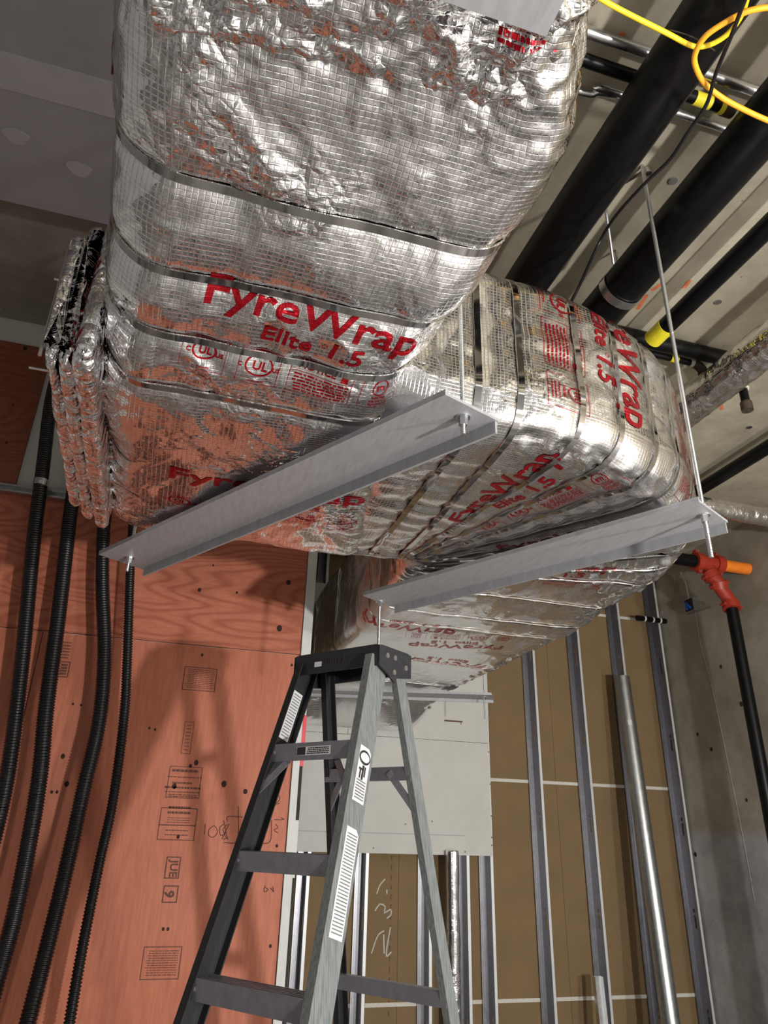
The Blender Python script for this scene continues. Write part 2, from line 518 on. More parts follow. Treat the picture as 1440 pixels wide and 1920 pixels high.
# plywood partition
wall_left = struct('wall_left', MB().box((LEFT_X, PLY_Y + .018, 0), (.62, PLY_Y + .12, CEIL_HI)), M['gyp_white'], 'partition faced with salmon-red plywood sheets')
sheet_hi = MB().box((-2.2, PLY_Y, 3.16), (-.905, PLY_Y + .018, 4.0)).build('plywood_sheet', M['ply_shaded'], wall_left)
sheet_mid = MB().box((-1.9, PLY_Y, 2.442), (.603, PLY_Y + .018, 3.155)).build('plywood_sheet', M['ply_h'], wall_left)
sheet_lo = MB().box((-.62, PLY_Y, 0), (.603, PLY_Y + .018, 2.437)).build('plywood_sheet', M['ply_v'], wall_left)
sheet_lo2 = MB().box((-1.85, PLY_Y, 0), (-.624, PLY_Y + .018, 2.437)).build('plywood_sheet', M['ply_v'], wall_left)
struct('trim_1', MB().box((.606, PLY_Y - .012, 0), (.655, PLY_Y + .115, 3.05)), M['trim_white'], 'white drywall edge strip beside the plywood')
trim = bpy.data.objects['trim_1']
P0 = [px(572, 1360, Y=PLY_Y - .014), px(567, 1450, Y=PLY_Y - .014)]
MB().box((.6552, PLY_Y - .012, 1.90), (.659, PLY_Y + .05, 2.14)).build('red_tape', M['tape_red'], trim)
MB().box((.640, PLY_Y - .0135, 1.90), (.655, PLY_Y - .012, 2.14)).build('red_tape', M['tape_red'], trim)
MB().box((.640, PLY_Y - .0135, 1.66), (.655, PLY_Y - .012, 1.90)).build('black_print', M['ink_black'], trim)
MB().box((.645, PLY_Y - .0135, 0.0), (.655, PLY_Y - .012, 1.42)).build('black_gap', M['ink_black'], trim)

# nail holes in the plywood
def ply_pt(x, y, off=.0): return px(x, y, Y=PLY_Y - off)
def ply_dot(x, y, r, parent, mat=None):
    c = ply_pt(x, y, .0012)
    MB().prism([(r * math.cos(t), r * 1.25 * math.sin(t)) for t in np.linspace(0, 2 * math.pi, 10, endpoint=False)], c, (1, 0, 0), (0, 0, 1), (0, .0012, 0)).build('nail_hole', mat or M['knot'], parent)
for (x, y, r) in ((374, 1106, .009), (444, 1111, .006), (524, 1178, .014), (400, 1060, .005), (541, 1092, .012)):
    ply_dot(x, y, r, sheet_mid)
for (x, y, r) in ((379, 1228, .006), (357, 1436, .007), (327, 1474, .010), (334, 1569, .007), (280, 1365, .005), (291, 1368, .005), (306, 1742, .006), (315, 1742, .006), (97, 1485, .006), (107, 1485, .006), (547, 1247, .006), (507, 1774, .006), (519, 1586, .006), (137, 1320, .005), (152, 1322, .005), (118, 1418, .009), (125, 1470, .010), (420, 1470, .012), (460, 1484, .010), (368, 1430, .010)):
    ply_dot(x, y, r, sheet_lo)
for (x, y, r) in ((47, 653, .011), (12, 830, .006), (25, 760, .005)):
    ply_dot(x, y, r, sheet_hi)

# stamps on the plywood
def text_mesh(body, size, bold=0.0, max_edge=.02, sx=1.0):
    cu = bpy.data.curves.new('lettering', 'FONT')
    cu.body = body
    cu.size = size
    cu.offset = bold
    cu.resolution_u = 3
    o = bpy.data.objects.new('lettering', cu)
    me = bpy.data.meshes.new_from_object(o)
    bm = bmesh.new(); bm.from_mesh(me)
    bpy.data.objects.remove(o); bpy.data.curves.remove(cu); bpy.data.meshes.remove(me)
    bmesh.ops.triangulate(bm, faces=bm.faces[:])
    for _ in range(5):
        es = [e for e in bm.edges if e.calc_length() > max_edge]
        if not es: break
        bmesh.ops.subdivide_edges(bm, edges=es, cuts=1)
        bmesh.ops.triangulate(bm, faces=[f for f in bm.faces if len(f.verts) > 3])
    bm.verts.index_update()
    V = np.array([(v.co.x * sx, v.co.y) for v in bm.verts])
    Fc = [tuple(v.index for v in f.verts) for f in bm.faces]
    bm.free()
    V[:, 0] -= V[:, 0].min()
    return V, Fc


def bar(x0, y0, x1, y1, step=.02):
    n = max(1, int(math.ceil(max(x1 - x0, 1e-6) / step))); m = max(1, int(math.ceil(max(y1 - y0, 1e-6) / step)))
    V = [(x0 + (x1 - x0) * i / n, y0 + (y1 - y0) * j / m) for j in range(m + 1) for i in range(n + 1)]
    Fc = [(j * (n + 1) + i, j * (n + 1) + i + 1, (j + 1) * (n + 1) + i + 1, (j + 1) * (n + 1) + i) for j in range(m) for i in range(n)]
    return np.array(V), Fc


def ring2d(cx, cy, r, w, sx=1.0, seg=28):
    a = np.linspace(0, 2 * math.pi, seg, endpoint=False)
    V = [(cx + sx * (r + k) * math.cos(t), cy + (r + k) * math.sin(t)) for k in (-w / 2, w / 2) for t in a]
    return np.array(V), [(i, (i + 1) % seg, seg + (i + 1) % seg, seg + i)[::-1] for i in range(seg)]


class Flat:
    """flat print collected in 2D"""
    def __init__(s): s.V = []; s.F = []
    def add(s, VF, dx=0, dy=0, rot=0):
        V, Fc = VF
        n = len(s.V)
        c, q = math.cos(rot), math.sin(rot)
        for x, y in V: s.V.append((x * c - y * q + dx, x * q + y * c + dy))
        s.F += [tuple(i + n for i in f) for f in Fc]
        return s
    def frame(s, x0, y0, x1, y1, w):
        for b in ((x0, y0, x1, y0 + w), (x0, y1 - w, x1, y1), (x0, y0 + w, x0 + w, y1 - w), (x1 - w, y0 + w, x1, y1 - w)): s.add(bar(*b))
        return s
    def lines(s, x0, y0, x1, y1, n, h, seed=1):
        rd = random.Random(seed)
        for k in range(n):
            y = y1 - (k + .5) * (y1 - y0) / n
            x = x0 + rd.random() * .06 * (x1 - x0)
            while x < x1 - .01 * (x1 - x0):
                w = (x1 - x0) * rd.uniform(.04, .15)
                s.add(bar(x, y - h / 2, min(x + w, x1), y + h / 2)); x += w + (x1 - x0) * .02
        return s
    def on_plane(s, name, mat, parent, o, ex, ey, off):
        o, ex, ey, off = map(np.array, (o, ex, ey, off))
        return mesh_obj(name, [o + x * ex + y * ey + off for x, y in s.V], s.F, mat, parent)


def stamp_at(quad, build, name='stamp'):
    """quad: photo corners top-left, top-right, bottom-right, bottom-left of a stamp on the plywood"""
    tl, tr, br, bl = [ply_pt(*q) for q in quad]
    w = (np.linalg.norm(tr - tl) + np.linalg.norm(br - bl)) / 2
    h = (np.linalg.norm(tl - bl) + np.linalg.norm(tr - br)) / 2
    ctr = (tl + tr + br + bl) / 4
    f = Flat(); build(f, w, h)
    return f.on_plane(name, M['ink_stamp'], sheet_lo, ctr - np.array([w / 2, 0, h / 2]), (1, 0, 0), (0, 0, 1), (0, -.0012, 0))

stamp_at([(347, 1247), (408, 1256), (402, 1300), (341, 1291)], lambda f, w, h: f.frame(0, 0, w, h, .004).lines(.012, .01, w - .012, h - .008, 11, .0032, 3))
stamp_at([(348, 1352), (365, 1354), (356, 1415), (338, 1412)], lambda f, w, h: f.frame(0, 0, w, h, .0022).lines(.01, .01, w - .01, h - .01, 8, .003, 4))
def st_main(f, w, h):
    f.frame(0, 0, w, h * .43, .0035).frame(.012, h * .56, w - .002, h, .003)
    f.lines(.02, h * .90, w - .02, h * .98, 1, .011, 5).lines(.0, h * .83, w, h * .87, 1, .004, 6)
    f.lines(.03, h * .74, w - .04, h * .80, 1, .008, 7).lines(.0, h * .68, w, h * .73, 1, .008, 8).lines(0, h * .63, w, h * .66, 1, .004, 9)
    f.lines(.02, h * .57, w - .01, h * .62, 2, .004, 10)
    f.lines(.03, h * .33, w - .03, h * .47, 2, .010, 11).lines(.03, h * .22, w - .03, h * .31, 3, .003, 12).add(bar(0, h * .19, w, h * .205)).lines(.03, h * .04, w - .03, h * .16, 2, .004, 13)
stamp_at([(317, 1434), (383, 1441), (361, 1579), (291, 1572)], st_main)
def st_jue(f, w, h):
    f.frame(0, 0, w, h, .005)
    V, Fc = text_mesh('JUE', .046, .0012)
    f.add((V - [V[:, 0].mean(), V[:, 1].mean()], Fc), w / 2, h / 2, -math.pi / 2)
stamp_at([(313, 1606), (340, 1606), (335, 1648), (307, 1647)], st_jue)
def st_nine(f, w, h):
    f.frame(0, 0, w, h, .005)
    V, Fc = text_mesh('9', .055, .002)
    f.add((V - [V[:, 0].mean(), V[:, 1].mean()], Fc), w / 2, h / 2, math.pi / 2 + math.pi)
stamp_at([(307, 1660), (335, 1660), (332, 1693), (303, 1693)], st_nine)
stamp_at([(271, 1773), (342, 1776), (334, 1838), (261, 1836)], lambda f, w, h: f.frame(0, 0, w, h, .0035).lines(w * .1, .012, w * .92, h - .012, 11, .003, 15))
stamp_at([(113, 1202), (135, 1202), (128, 1236), (107, 1236)], lambda f, w, h: f.lines(0, 0, w, h, 6, .006, 16))
stamp_at([(110, 1240), (132, 1240), (128, 1270), (106, 1270)], lambda f, w, h: f.frame(0, 0, w, h, .005).lines(.01, .01, w - .01, h - .01, 4, .01, 17))
# pencilled notes: looped figures and a bracket with arrows
pencil = MB()
for pts in ([(385, 1545), (383, 1565)], [(392, 1555), (402, 1548), (408, 1560), (400, 1570), (391, 1566), (392, 1555)], [(420, 1545), (412, 1552), (414, 1566), (424, 1562)], [(419, 1538), (427, 1575), (418, 1555), (430, 1545), (416, 1573), (428, 1570)],
            [(426, 1540), (428, 1531), (455, 1532)], [(447, 1512), (445, 1575), (420, 1580)], [(509, 1538), (506, 1578), (478, 1580)],
            [(515, 1497), (523, 1492), (524, 1500), (516, 1508), (524, 1506)], [(514, 1537), (532, 1537), (527, 1533)], [(517, 1545), (521, 1552), (514, 1556), (521, 1562)], [(497, 1660), (495, 1672), (503, 1668), (497, 1664)], [(507, 1665), (513, 1672), (511, 1662)]):
    pencil.tube(spline([ply_pt(x, y, .0006) for x, y in pts], 12), .0018, 4)
pencil.build('pencil_mark', M['ink_stamp'], sheet_lo)

# strut channel and clamp on the plywood
st = empty('strut_channel', (-1.0, 3.56, 3.12), 'short galvanised strut channel clamping the conduits to the plywood', 'strut')
prof = [(-.0205, 0), (.0205, 0), (.0205, .041), (.010, .041), (.010, .036), (.0175, .036), (.0175, .003), (-.0175, .003), (-.0175, .036), (-.010, .036), (-.010, .041), (-.0205, .041)]
MB().prism(prof, (-1.35, 3.598, 3.125), (0, 0, 1), (0, -1, 0), (.98, 0, 0)).build('channel', M['galv'], st)
# ------------------------------------------------------------------ corrugated conduits
def conduit(pix, r, label, y_top=3.50, y_bot=3.40):
    P = []
    for i, (x, y) in enumerate(pix):
        t = min(1, max(0, (y - 950) / 900))
        P.append(px(x, y, Y=y_top + (y_bot - y_top) * t))
    P, t = resample(spline(P, 200), .0031)
    ph = (t / .0124) % 1.0
    R = r + .0024 * np.clip(np.cos(ph * 2 * math.pi) * 1.8, -1, 1)
    o = MB().tube(P, R, 18).build('corrugated_conduit', M['plastic_black'], None, True, 75)
    return tag(o, label, 'conduit', 'black corrugated conduits on the plywood'), P
c1, P1 = conduit([(108, 700), (94, 764), (83, 856), (76, 913), (67, 980), (57, 1075), (37, 1280), (10, 1475), (-40, 1680)], .031, 'leftmost black corrugated conduit, held by the strut clamp')
c2, P2 = conduit([(150, 850), (135, 940), (122, 1050), (107, 1175), (87, 1325), (75, 1450), (55, 1575), (25, 1725), (-10, 1850), (-40, 1960)], .032, 'second black corrugated conduit from the left')
c3, P3 = conduit([(205, 900), (194, 1000), (192, 1100), (196, 1225), (186, 1350), (158, 1475), (125, 1625), (95, 1750), (50, 1925), (30, 2000)], .030, 'third black corrugated conduit from the left')
c4, P4 = conduit([(250, 960), (244, 1075), (238, 1250), (232, 1350), (212, 1500), (185, 1625), (155, 1775), (130, 1920), (115, 2020)], .020, 'thinnest black corrugated conduit, nearest the ladder')
# clamp on the first conduit
cc = P1[np.argmin(abs(P1[:, 2] - 3.145))]
a = np.linspace(math.radians(-10), math.radians(190), 16)
out = [(.0365 * math.cos(t), .0365 * math.sin(t)) for t in a]; inn = [(.0345 * math.cos(t), .0345 * math.sin(t)) for t in a[::-1]]
MB().prism(out + inn, (cc[0], cc[1], cc[2] - .017), (1, 0, 0), (0, -1, 0), (0, 0, .034)).build('pipe_clamp', M['zinc'], st)
MB().tube([(cc[0], cc[1] - .036, cc[2]), (cc[0], cc[1] - .052, cc[2])], .008, 6).build('clamp_screw', M['zinc'], st)

# ------------------------------------------------------------------ wrapped duct
rng = np.random.default_rng(11)
_perm = rng.permutation(256); _perm = np.r_[_perm, _perm, _perm]
_grad = rng.normal(size=(256, 3)); _grad /= np.linalg.norm(_grad, axis=1)[:, None]

def perlin(p):
    p = np.asarray(p, float)
    i = np.floor(p).astype(int); f = p - i
    u = f * f * f * (f * (f * 6 - 15) + 10)
    i &= 255
    res = 0
    for dx in (0, 1):
        wx = u[..., 0] if dx else 1 - u[..., 0]
        for dy in (0, 1):
            wy = u[..., 1] if dy else 1 - u[..., 1]
            for dz in (0, 1):
                wz = u[..., 2] if dz else 1 - u[..., 2]
                h = _perm[_perm[_perm[i[..., 0] + dx] + i[..., 1] + dy] + i[..., 2] + dz]
                g = _grad[h]
                d = (g[..., 0] * (f[..., 0] - dx) + g[..., 1] * (f[..., 1] - dy) + g[..., 2] * (f[..., 2] - dz))
                res = res + wx * wy * wz * d
    return res * 1.6

def ridged(p, octv=3):
    s = 0; a = 1.0
    for k in range(octv):
        s = s + a * (1 - np.abs(perlin(p * (1.0 * 2 ** k) + 17.3 * k)) * 2.2); a *= .5
    return s / 1.75

def smooth(t): t = np.clip(t, 0, 1); return t * t * (3 - 2 * t)

def round_rect(q0, q1, z0, z1, rads, nv):
    """closed loop: bottom q0->q1, up the q1 side, top back, down; returns nv points by arc length and the perimeter"""
    rb0, rb1, rt1, rt0 = rads
    pts = []
    def arc(cx, cz, r, a0, a1):
        for t in np.linspace(a0, a1, 14): pts.append((cx + r * math.cos(t), cz + r * math.sin(t)))
    h = math.pi / 2
    arc(q1 - rb1, z0 + rb1, rb1, -h, 0)
    arc(q1 - rt1, z1 - rt1, rt1, 0, h)
    arc(q0 + rt0, z1 - rt0, rt0, h, 2 * h)
    arc(q0 + rb0, z0 + rb0, rb0, 2 * h, 3 * h)
    # start at the left end of the flat bottom
    start = (q0 + rb0, z0)
    P = np.array([start] + pts + [start])
    d = np.r_[0, np.cumsum(np.linalg.norm(np.diff(P, axis=0), axis=1))]
    t = np.linspace(0, d[-1], nv, endpoint=False)
    return np.stack([np.interp(t, d, P[:, 0]), np.interp(t, d, P[:, 1])], 1), d[-1]


class Blanket:
    """a lofted, puckered foil blanket; bands = stations where a strap pulls it in"""
    def __init__(s, base, sv, perim, bands, amp=1.0, seed=0, crumple=0.0, puff=.010, crumple_fn=None, pull=.007, rings=0.0):
        s.s = np.asarray(sv); s.ns, s.nv = base.shape[:2]
        s.perim = perim
        d1 = np.gradient(base, axis=0)
        d2 = np.roll(base, -1, 1) - np.roll(base, 1, 1)
        n = np.cross(d2, d1); n /= np.linalg.norm(n, axis=2)[..., None] + 1e-12
        cen = base.mean(1, keepdims=True)
        if ((base - cen) * n).sum() < 0: n = -n
        S = np.repeat(s.s[:, None], s.nv, 1)
        V = np.repeat((np.arange(s.nv) / s.nv * perim)[None], s.ns, 0)
        db = np.full(S.shape, 9.0)
        for b in bands: db = np.minimum(db, np.abs(S - b))
        off = seed * 31.7
        big = perlin(base * 3.2 + off) * .012 + perlin(base * 7.5 + off + 5) * .0055
        q = np.stack([S * 4, V * 16, np.full_like(S, off)], -1)
        pleat = perlin(q) * .0065 * np.exp(-(db / .11) ** 2)
        fold = (ridged(np.stack([S * 5.5 + perlin(base * 5 + off) * .8, V * 5.5, np.full_like(S, off + 3)], -1), 3) - .55) * .0075
        fold2 = (ridged(base * 17 + off, 2) - .5) * .0022 * smooth((perlin(base * 4 + off + 9) + .1) * 2.5)
        inpull = -pull * np.exp(-(db / .022) ** 2) + puff * (1 - np.exp(-(db / .07) ** 2))
        disp = amp * (big + fold + fold2) + pleat + inpull
        if rings:
            disp = disp + rings * (ridged(np.stack([S * 22 + perlin(base * 9 + off) * 1.2, V * 5, np.full_like(S, off)], -1), 2) - .5)
        if crumple_fn is not None:
            cf = crumple_fn(S, V, base)
            disp = disp + cf * ((ridged(base * 11 + off, 3) - .5) * .05 + perlin(base * 22 + off) * .012)
        s.P = base + n * disp[..., None]
        s.nrm = n
        s.uv = np.stack([S, V], -1)
    def build(s, name, mat, parent, end_caps=True):
        ns, nv = s.ns, s.nv
        I = np.arange(ns * nv).reshape(ns, nv)
        a = I[:-1]; b = I[1:]
        q = np.stack([a, np.roll(a, -1, 1), np.roll(b, -1, 1), b], -1).reshape(-1, 4)
        me = bpy.data.meshes.new(name)
        verts = s.P.reshape(-1, 3)
        me.vertices.add(len(verts)); me.vertices.foreach_set('co', verts.ravel())
        nf = len(q)
        caps = [I[0][::-1], I[-1]] if end_caps else []
        loops = np.concatenate([q.ravel()] + caps) if caps else q.ravel()
        me.loops.add(len(loops)); me.loops.foreach_set('vertex_index', loops.astype(np.int32))
        starts = list(np.arange(nf) * 4); tot = [4] * nf; o = nf * 4
        for c in caps: starts.append(o); tot.append(len(c)); o += len(c)
        me.polygons.add(len(starts))
        me.polygons.foreach_set('loop_start', np.array(starts, np.int32))
        me.polygons.foreach_set('use_smooth', np.ones(len(starts), bool))
        uvl = me.uv_layers.new(name='UVMap')
        uv = s.uv.reshape(-1, 2)[loops]
        # unwrap the seam column
        quad_v = uv[:nf * 4].reshape(-1, 4, 2)
        seam = quad_v[:, :, 1].max(1) - quad_v[:, :, 1].min(1) > s.perim * .5
        sub = quad_v[seam]; sub[..., 1] = np.where(sub[..., 1] < s.perim * .5, sub[..., 1] + s.perim, sub[..., 1]); quad_v[seam] = sub
        uvl.data.foreach_set('uv', uv.astype(np.float32).ravel())
        me.update(calc_edges=True); me.validate()
        me.materials.append(mat)
        ob = bpy.data.objects.new(name, me); COL.objects.link(ob)
        ob.parent = parent
        if parent is not None: ob.matrix_parent_inverse = PINV(parent)
        s.obj = ob
        return ob
    def sample(s, sv, v):
        sv = np.asarray(sv); v = np.asarray(v)
        fi = np.interp(sv, s.s, np.arange(s.ns)); i = np.clip(fi.astype(int), 0, s.ns - 2); a = (fi - i)[..., None]
        fj = (v / s.perim * s.nv) % s.nv; j = fj.astype(int) % s.nv; b = (fj - fj.astype(int))[..., None]; k = (j + 1) % s.nv
        def bl(A): return (A[i, j] * (1 - a) + A[i + 1, j] * a) * (1 - b) + (A[i, k] * (1 - a) + A[i + 1, k] * a) * b
        n = bl(s.nrm); n /= np.linalg.norm(n, axis=-1)[..., None]
        return bl(s.P), n
    def band(s, sv, width, mat, parent, tilt=0.0):
        """stainless strap around the loop at station sv"""
        n = 220
        v = np.linspace(0, s.perim, n, endpoint=False)
        ss = sv + tilt * np.sin(2 * math.pi * v / s.perim)
        Pm, nm = s.sample(ss, v)
        Pa, _ = s.sample(ss - .02, v); Pb, _ = s.sample(ss + .02, v)
        t = Pb - Pa; t /= np.linalg.norm(t, axis=1)[:, None]
        # strap bridges the small hollows: smooth its path
        for _ in range(9): Pm = (np.roll(Pm, 1, 0) + 2 * Pm + np.roll(Pm, -1, 0)) / 4
        nm = (np.roll(nm, 1, 0) + 2 * nm + np.roll(nm, -1, 0)); nm /= np.linalg.norm(nm, axis=1)[:, None]
        lift = .0075
        V = []
        for h in (lift, lift - .004):
            for w in (-width / 2, width / 2): V.append(Pm + nm * h + t * w)
        V = np.concatenate(V)
        Fc = []
        for i in range(n):
            k = (i + 1) % n
            A, B, C, D = 0, n, 2 * n, 3 * n
            Fc += [(A + i, B + i, B + k, A + k), (C + i, C + k, D + k, D + i), (A + i, A + k, C + k, C + i), (B + i, D + i, D + k, B + k)]
        return mesh_obj('steel_band', V, Fc, mat, parent, True, 50)
    def print_on(s, flat, s0, v0, es, ev, name='printed_logo', k=1.0):
        """lay 2D print on the blanket: print x runs along es=(ds, dv), print y along ev"""
        V = np.array(flat.V) * k
        sv = s0 + V[:, 0] * es[0] + V[:, 1] * ev[0]
        vv = v0 + V[:, 0] * es[1] + V[:, 1] * ev[1]
        P, n = s.sample(sv, vv)
        o = mesh_obj(name, P + n * .0016, flat.F, M['ink_red'], s.obj, True)
        uvl = o.data.uv_layers.new(name='UVMap')
        idx = np.empty(len(o.data.loops), np.int32); o.data.loops.foreach_get('vertex_index', idx)
        uvl.data.foreach_set('uv', np.stack([sv, vv], 1)[idx].astype(np.float32).ravel())
        return o


duct = empty('wrapped_duct', (0.6, 1.8, 2.46), 'large foil-wrapped fire-rated duct snaking overhead with steel bands', 'duct')

LOGO_W = .50   # printed name width, metres
def logo(small=True, name_only=False):
    f = Flat()
    V, Fc = text_mesh('FyreWrap', .108, .0017, .012)
    sx = LOGO_W / V[:, 0].max(); V = V * [sx, 1.0]
    f.add((V, Fc))
    V2, F2 = text_mesh('Elite', .062, .0012, .012, 1.15); f.add((V2, F2), LOGO_W * .29, -.068)
    V3, F3 = text_mesh('1.5', .070, .0014, .012, 1.15); f.add((V3, F3), LOGO_W * .62, -.070)
    f.add(ring2d(LOGO_W * .585, -.040, .006, .0016))
    if name_only: return f
    y0, y1 = -.205, -.105
    def boxed(x0, x1):
        f.frame(x0, y0, x1, y1, .0012)
    boxed(-.02, .085); boxed(.115, .215); boxed(.24, .40); boxed(.425, .53)
    for cx, cls in ((.0325, .022), (.165, .027)):
        f.add(ring2d(cx, -.150, cls, .0038, 1.2))
        T = text_mesh('UL', cls * 1.15, .0008, .012); f.add((T[0] - [T[0][:, 0].mean(), 0], T[1]), cx, -.150 - cls * .42)
        T = text_mesh('C', .016, .0004, .012); f.add(T, cx - cls * 1.9, -.158)
        T = text_mesh('US', .016, .0004, .012); f.add(T, cx + cls * 1.25, -.158)
        T = text_mesh('CLASSIFIED', .012, .0003, .012); f.add((T[0] - [T[0][:, 0].mean(), 0], T[1]), cx, -.150 + cls * 1.12)
        f.lines(cx - .02, y0 + .005, cx + .02, y0 + .014, 1, .003, 3)
    T = text_mesh('NOTICE', .026, .0005, .012); f.add(T, .258, -.130)
    f.add(bar(.24, -.140, .40, -.1388)); f.lines(.25, y0 + .006, .392, -.143, 6, .0035, 8)
    # raised-hand sign
    f.add(bar(.366, -.134, .384, -.121))
    for k in range(4): f.add(bar(.366 + k * .0046, -.121, .3694 + k * .0046, -.109 - abs(k - 1.5) * .002))
    f.add(ring2d(.478, -.135, .022, .0032)); T = text_mesh('ETL', .018, .0005, .012); f.add((T[0] - [T[0][:, 0].mean(), 0], T[1]), .478, -.141)
    T = text_mesh('Intertek', .012, .0003, .012); f.add((T[0] - [T[0][:, 0].mean(), 0], T[1]), .478, -.170)
    f.lines(.45, y0 + .006, .506, -.175, 3, .003, 5)
    return f
LOGO = logo()
LOGO_NAME = logo(name_only=True)

# --- near run (heads away from the camera, then spreads into the first corner)
def zbA(y): return 2.672 - .202 * smooth((y - .55) / .95)
yA = np.arange(.50, 2.285, .0058)
xl = np.interp(yA, [.5, .70, .94, 1.45, 2.08, 2.3], [-.22, -.23, -.225, -.262, -.285, -.27])
xr = np.interp(yA, [.5, .747, .92, 1.10, 1.283, 1.6, 2.3], [.43, .528, .510, .455, .405, .46, .60])
NV = 470
base = np.zeros((len(yA), NV, 3)); per = 0
for i, y in enumerate(yA):
    e = max(0, (y - 2.16) / .12)              # rounding at the far face
    ins = .10 * (1 - math.sqrt(max(0, 1 - min(e, 1) ** 2)))
    L_, per = round_rect(xl[i] + ins, xr[i] - ins * .3, zbA(y) + ins, 2.459 + .56 - ins + .10 * (1 - smooth((y - .5) / .9)), (.115, .09, .06, .06), NV)
    base[i, :, 0] = L_[:, 0]; base[i, :, 1] = y; base[i, :, 2] = L_[:, 1]
bandsA = [.925, 1.10, 1.245, 1.395]
A = Blanket(base, yA, per, bandsA, seed=1, puff=.008, crumple_fn=lambda S, V, B: np.clip((.78 - S) / .12, 0, 1) * .30)
A.build('near_blanket', M['foil'], duct)
for k, b in enumerate(bandsA): A.band(b, .0155, M['band'], duct, .004 * (-1) ** k)
LOGO_A = .56 / LOGO_W
A.print_on(LOGO, 1.145, .068, (.06, 1.0), (-1.0, .05), 'printed_logo', .80)
A.print_on(LOGO, 1.80, .055, (.0, 1.0), (-1.0, 0), 'printed_logo', .88)
# print wrapped round onto the left flank
fl = Flat(); T = text_mesh('FyreWrap', .11, .002, .012); fl.add(T)
A.print_on(fl, .86, per - .30, (.0, .35), (-1.0, 0), 'printed_logo')

# --- elbow and far run
CX, CY, ROUT = .689, 2.298, 1.03
stages = []
for x in np.arange(.30, CX, .009): stages.append((x - CX, 'x', x))
for ph in np.arange(0, math.pi / 2, .0095): stages.append((ph * .8, 'a', -math.pi / 2 + ph))
for y in np.arange(CY, 4.915, .011): stages.append((math.pi / 2 * .8 + y - CY, 'y', y))
sE = np.array([q[0] for q in stages])
NE = 400
baseE = np.zeros((len(stages), NE, 3))
for i, (s_, kind, t) in enumerate(stages):
    qi, qo = .05, ROUT
    zb, zt = 2.477, 2.985
    if kind == 'x': zb += .05 * (1 - float(smooth((t - .30) / .22)))
    if kind == 'y':
        g = smooth((t - CY) / .6); qi = .05 + .05 * g; qo = ROUT + .075 * g
        dip = smooth((t - 4.58) / .30); zb -= .20 * dip; qo -= .10 * dip
    L_, perE = round_rect(qi, qo, zb, zt, (.06, .10, .12, .05), NE)
    q, z = L_[:, 0], L_[:, 1]
    if kind == 'x': baseE[i, :, 0] = t; baseE[i, :, 1] = CY - q
    elif kind == 'a': baseE[i, :, 0] = CX + q * math.cos(t); baseE[i, :, 1] = CY + q * math.sin(t)
    else: baseE[i, :, 0] = CX + q; baseE[i, :, 1] = t
    baseE[i, :, 2] = z
degs = [0.5, 10, 18, 26, 34.5, 44, 53, 62, 71, 80]
bandsE = [-.105] + [math.radians(d) * .8 for d in degs] + [math.pi / 2 * .8 + k for k in (.16, .46, .66, 1.35, 1.95)]
def crE(S, V, B):
    r = np.hypot(B[..., 0] - CX, B[..., 1] - CY)
    edge = np.exp(-((V - .92) / .05) ** 2) * .45 * (S > 0)
    return np.clip((.26 - r) / .2, 0, 1) * .25 * (S < 1.5) + edge
E_ = Blanket(baseE, sE, perE, bandsE, amp=.45, seed=4, puff=.002, crumple_fn=crE, pull=.0045)
E_.build('elbow_blanket', M['foil_far'], duct)
for k, b in enumerate(bandsE): E_.band(b, .0165 if k < 10 else .013, M['band'], duct, .003 * (-1) ** k)
# prints on the elbow: floor of the duct reads outwards, the outer wall reads downwards
E_.print_on(LOGO, .125, .40, (.05, 1.0), (-1.0, .05))
E_.print_on(LOGO, .265, 1.57, (0, -1.0), (1.0, 0))
E_.print_on(LOGO, .62, .33, (.0, 1.0), (-1.0, .0))
E_.print_on(LOGO, 1.00, .25, (.0, 1.0), (-1.0, .0))
E_.print_on(LOGO, 2.12, .74, (.25, -.97), (.97, .25))
E_.print_on(LOGO_NAME, 2.55, .85, (.0, -1.0), (1.0, .0))
E_.print_on(LOGO_NAME, 1.95, perE - .10, (.0, 1.0), (1.0, .0))
E_.print_on(LOGO, .72, 1.50, (0, -1.0), (1.0, 0))

# --- crumpled gathered collar at the near end, with the bare duct behind it
yC = np.arange(.40, .70, .0062)
NC = 420
baseC = np.zeros((len(yC), NC, 3))
for i, y in enumerate(yC):
    t = (y - .40) / .30
    bulge = .018 * math.sin(math.pi * t) ** .6 + .010 * abs(math.sin(5 * math.pi * t))
    L_, perC = round_rect(-.222 - bulge * .6, .43 + bulge * .3, 2.672 - bulge, 3.16 + bulge, (.11, .08, .06, .06), NC)
    baseC[i, :, 0] = L_[:, 0]; baseC[i, :, 1] = y + .09 * (.17 - L_[:, 0]); baseC[i, :, 2] = L_[:, 1]
C_ = Blanket(baseC, yC, perC, [], amp=.8, seed=9, puff=0, crumple_fn=lambda S, V, B: np.full_like(S, .5))
C_.build('crumpled_collar', M['foil_crumple'], duct)
for k, (s0, v0) in enumerate(((.56, .28), (.60, .42), (.52, .16), (.64, .50))):
    f = Flat().lines(0, 0, .10, .02, 2, .006, 30 + k)
    C_.print_on(f, s0, v0, (0.05, 1.0), (-1.0, .05), 'printed_mark')
bare = MB()
bare.box((.13, -1.2, 2.612), (.366, .535, 2.624))
bare.box((-.17, -1.2, 2.624), (.366, .52, 3.12))
bare.build('bare_duct', M['plate'], duct)

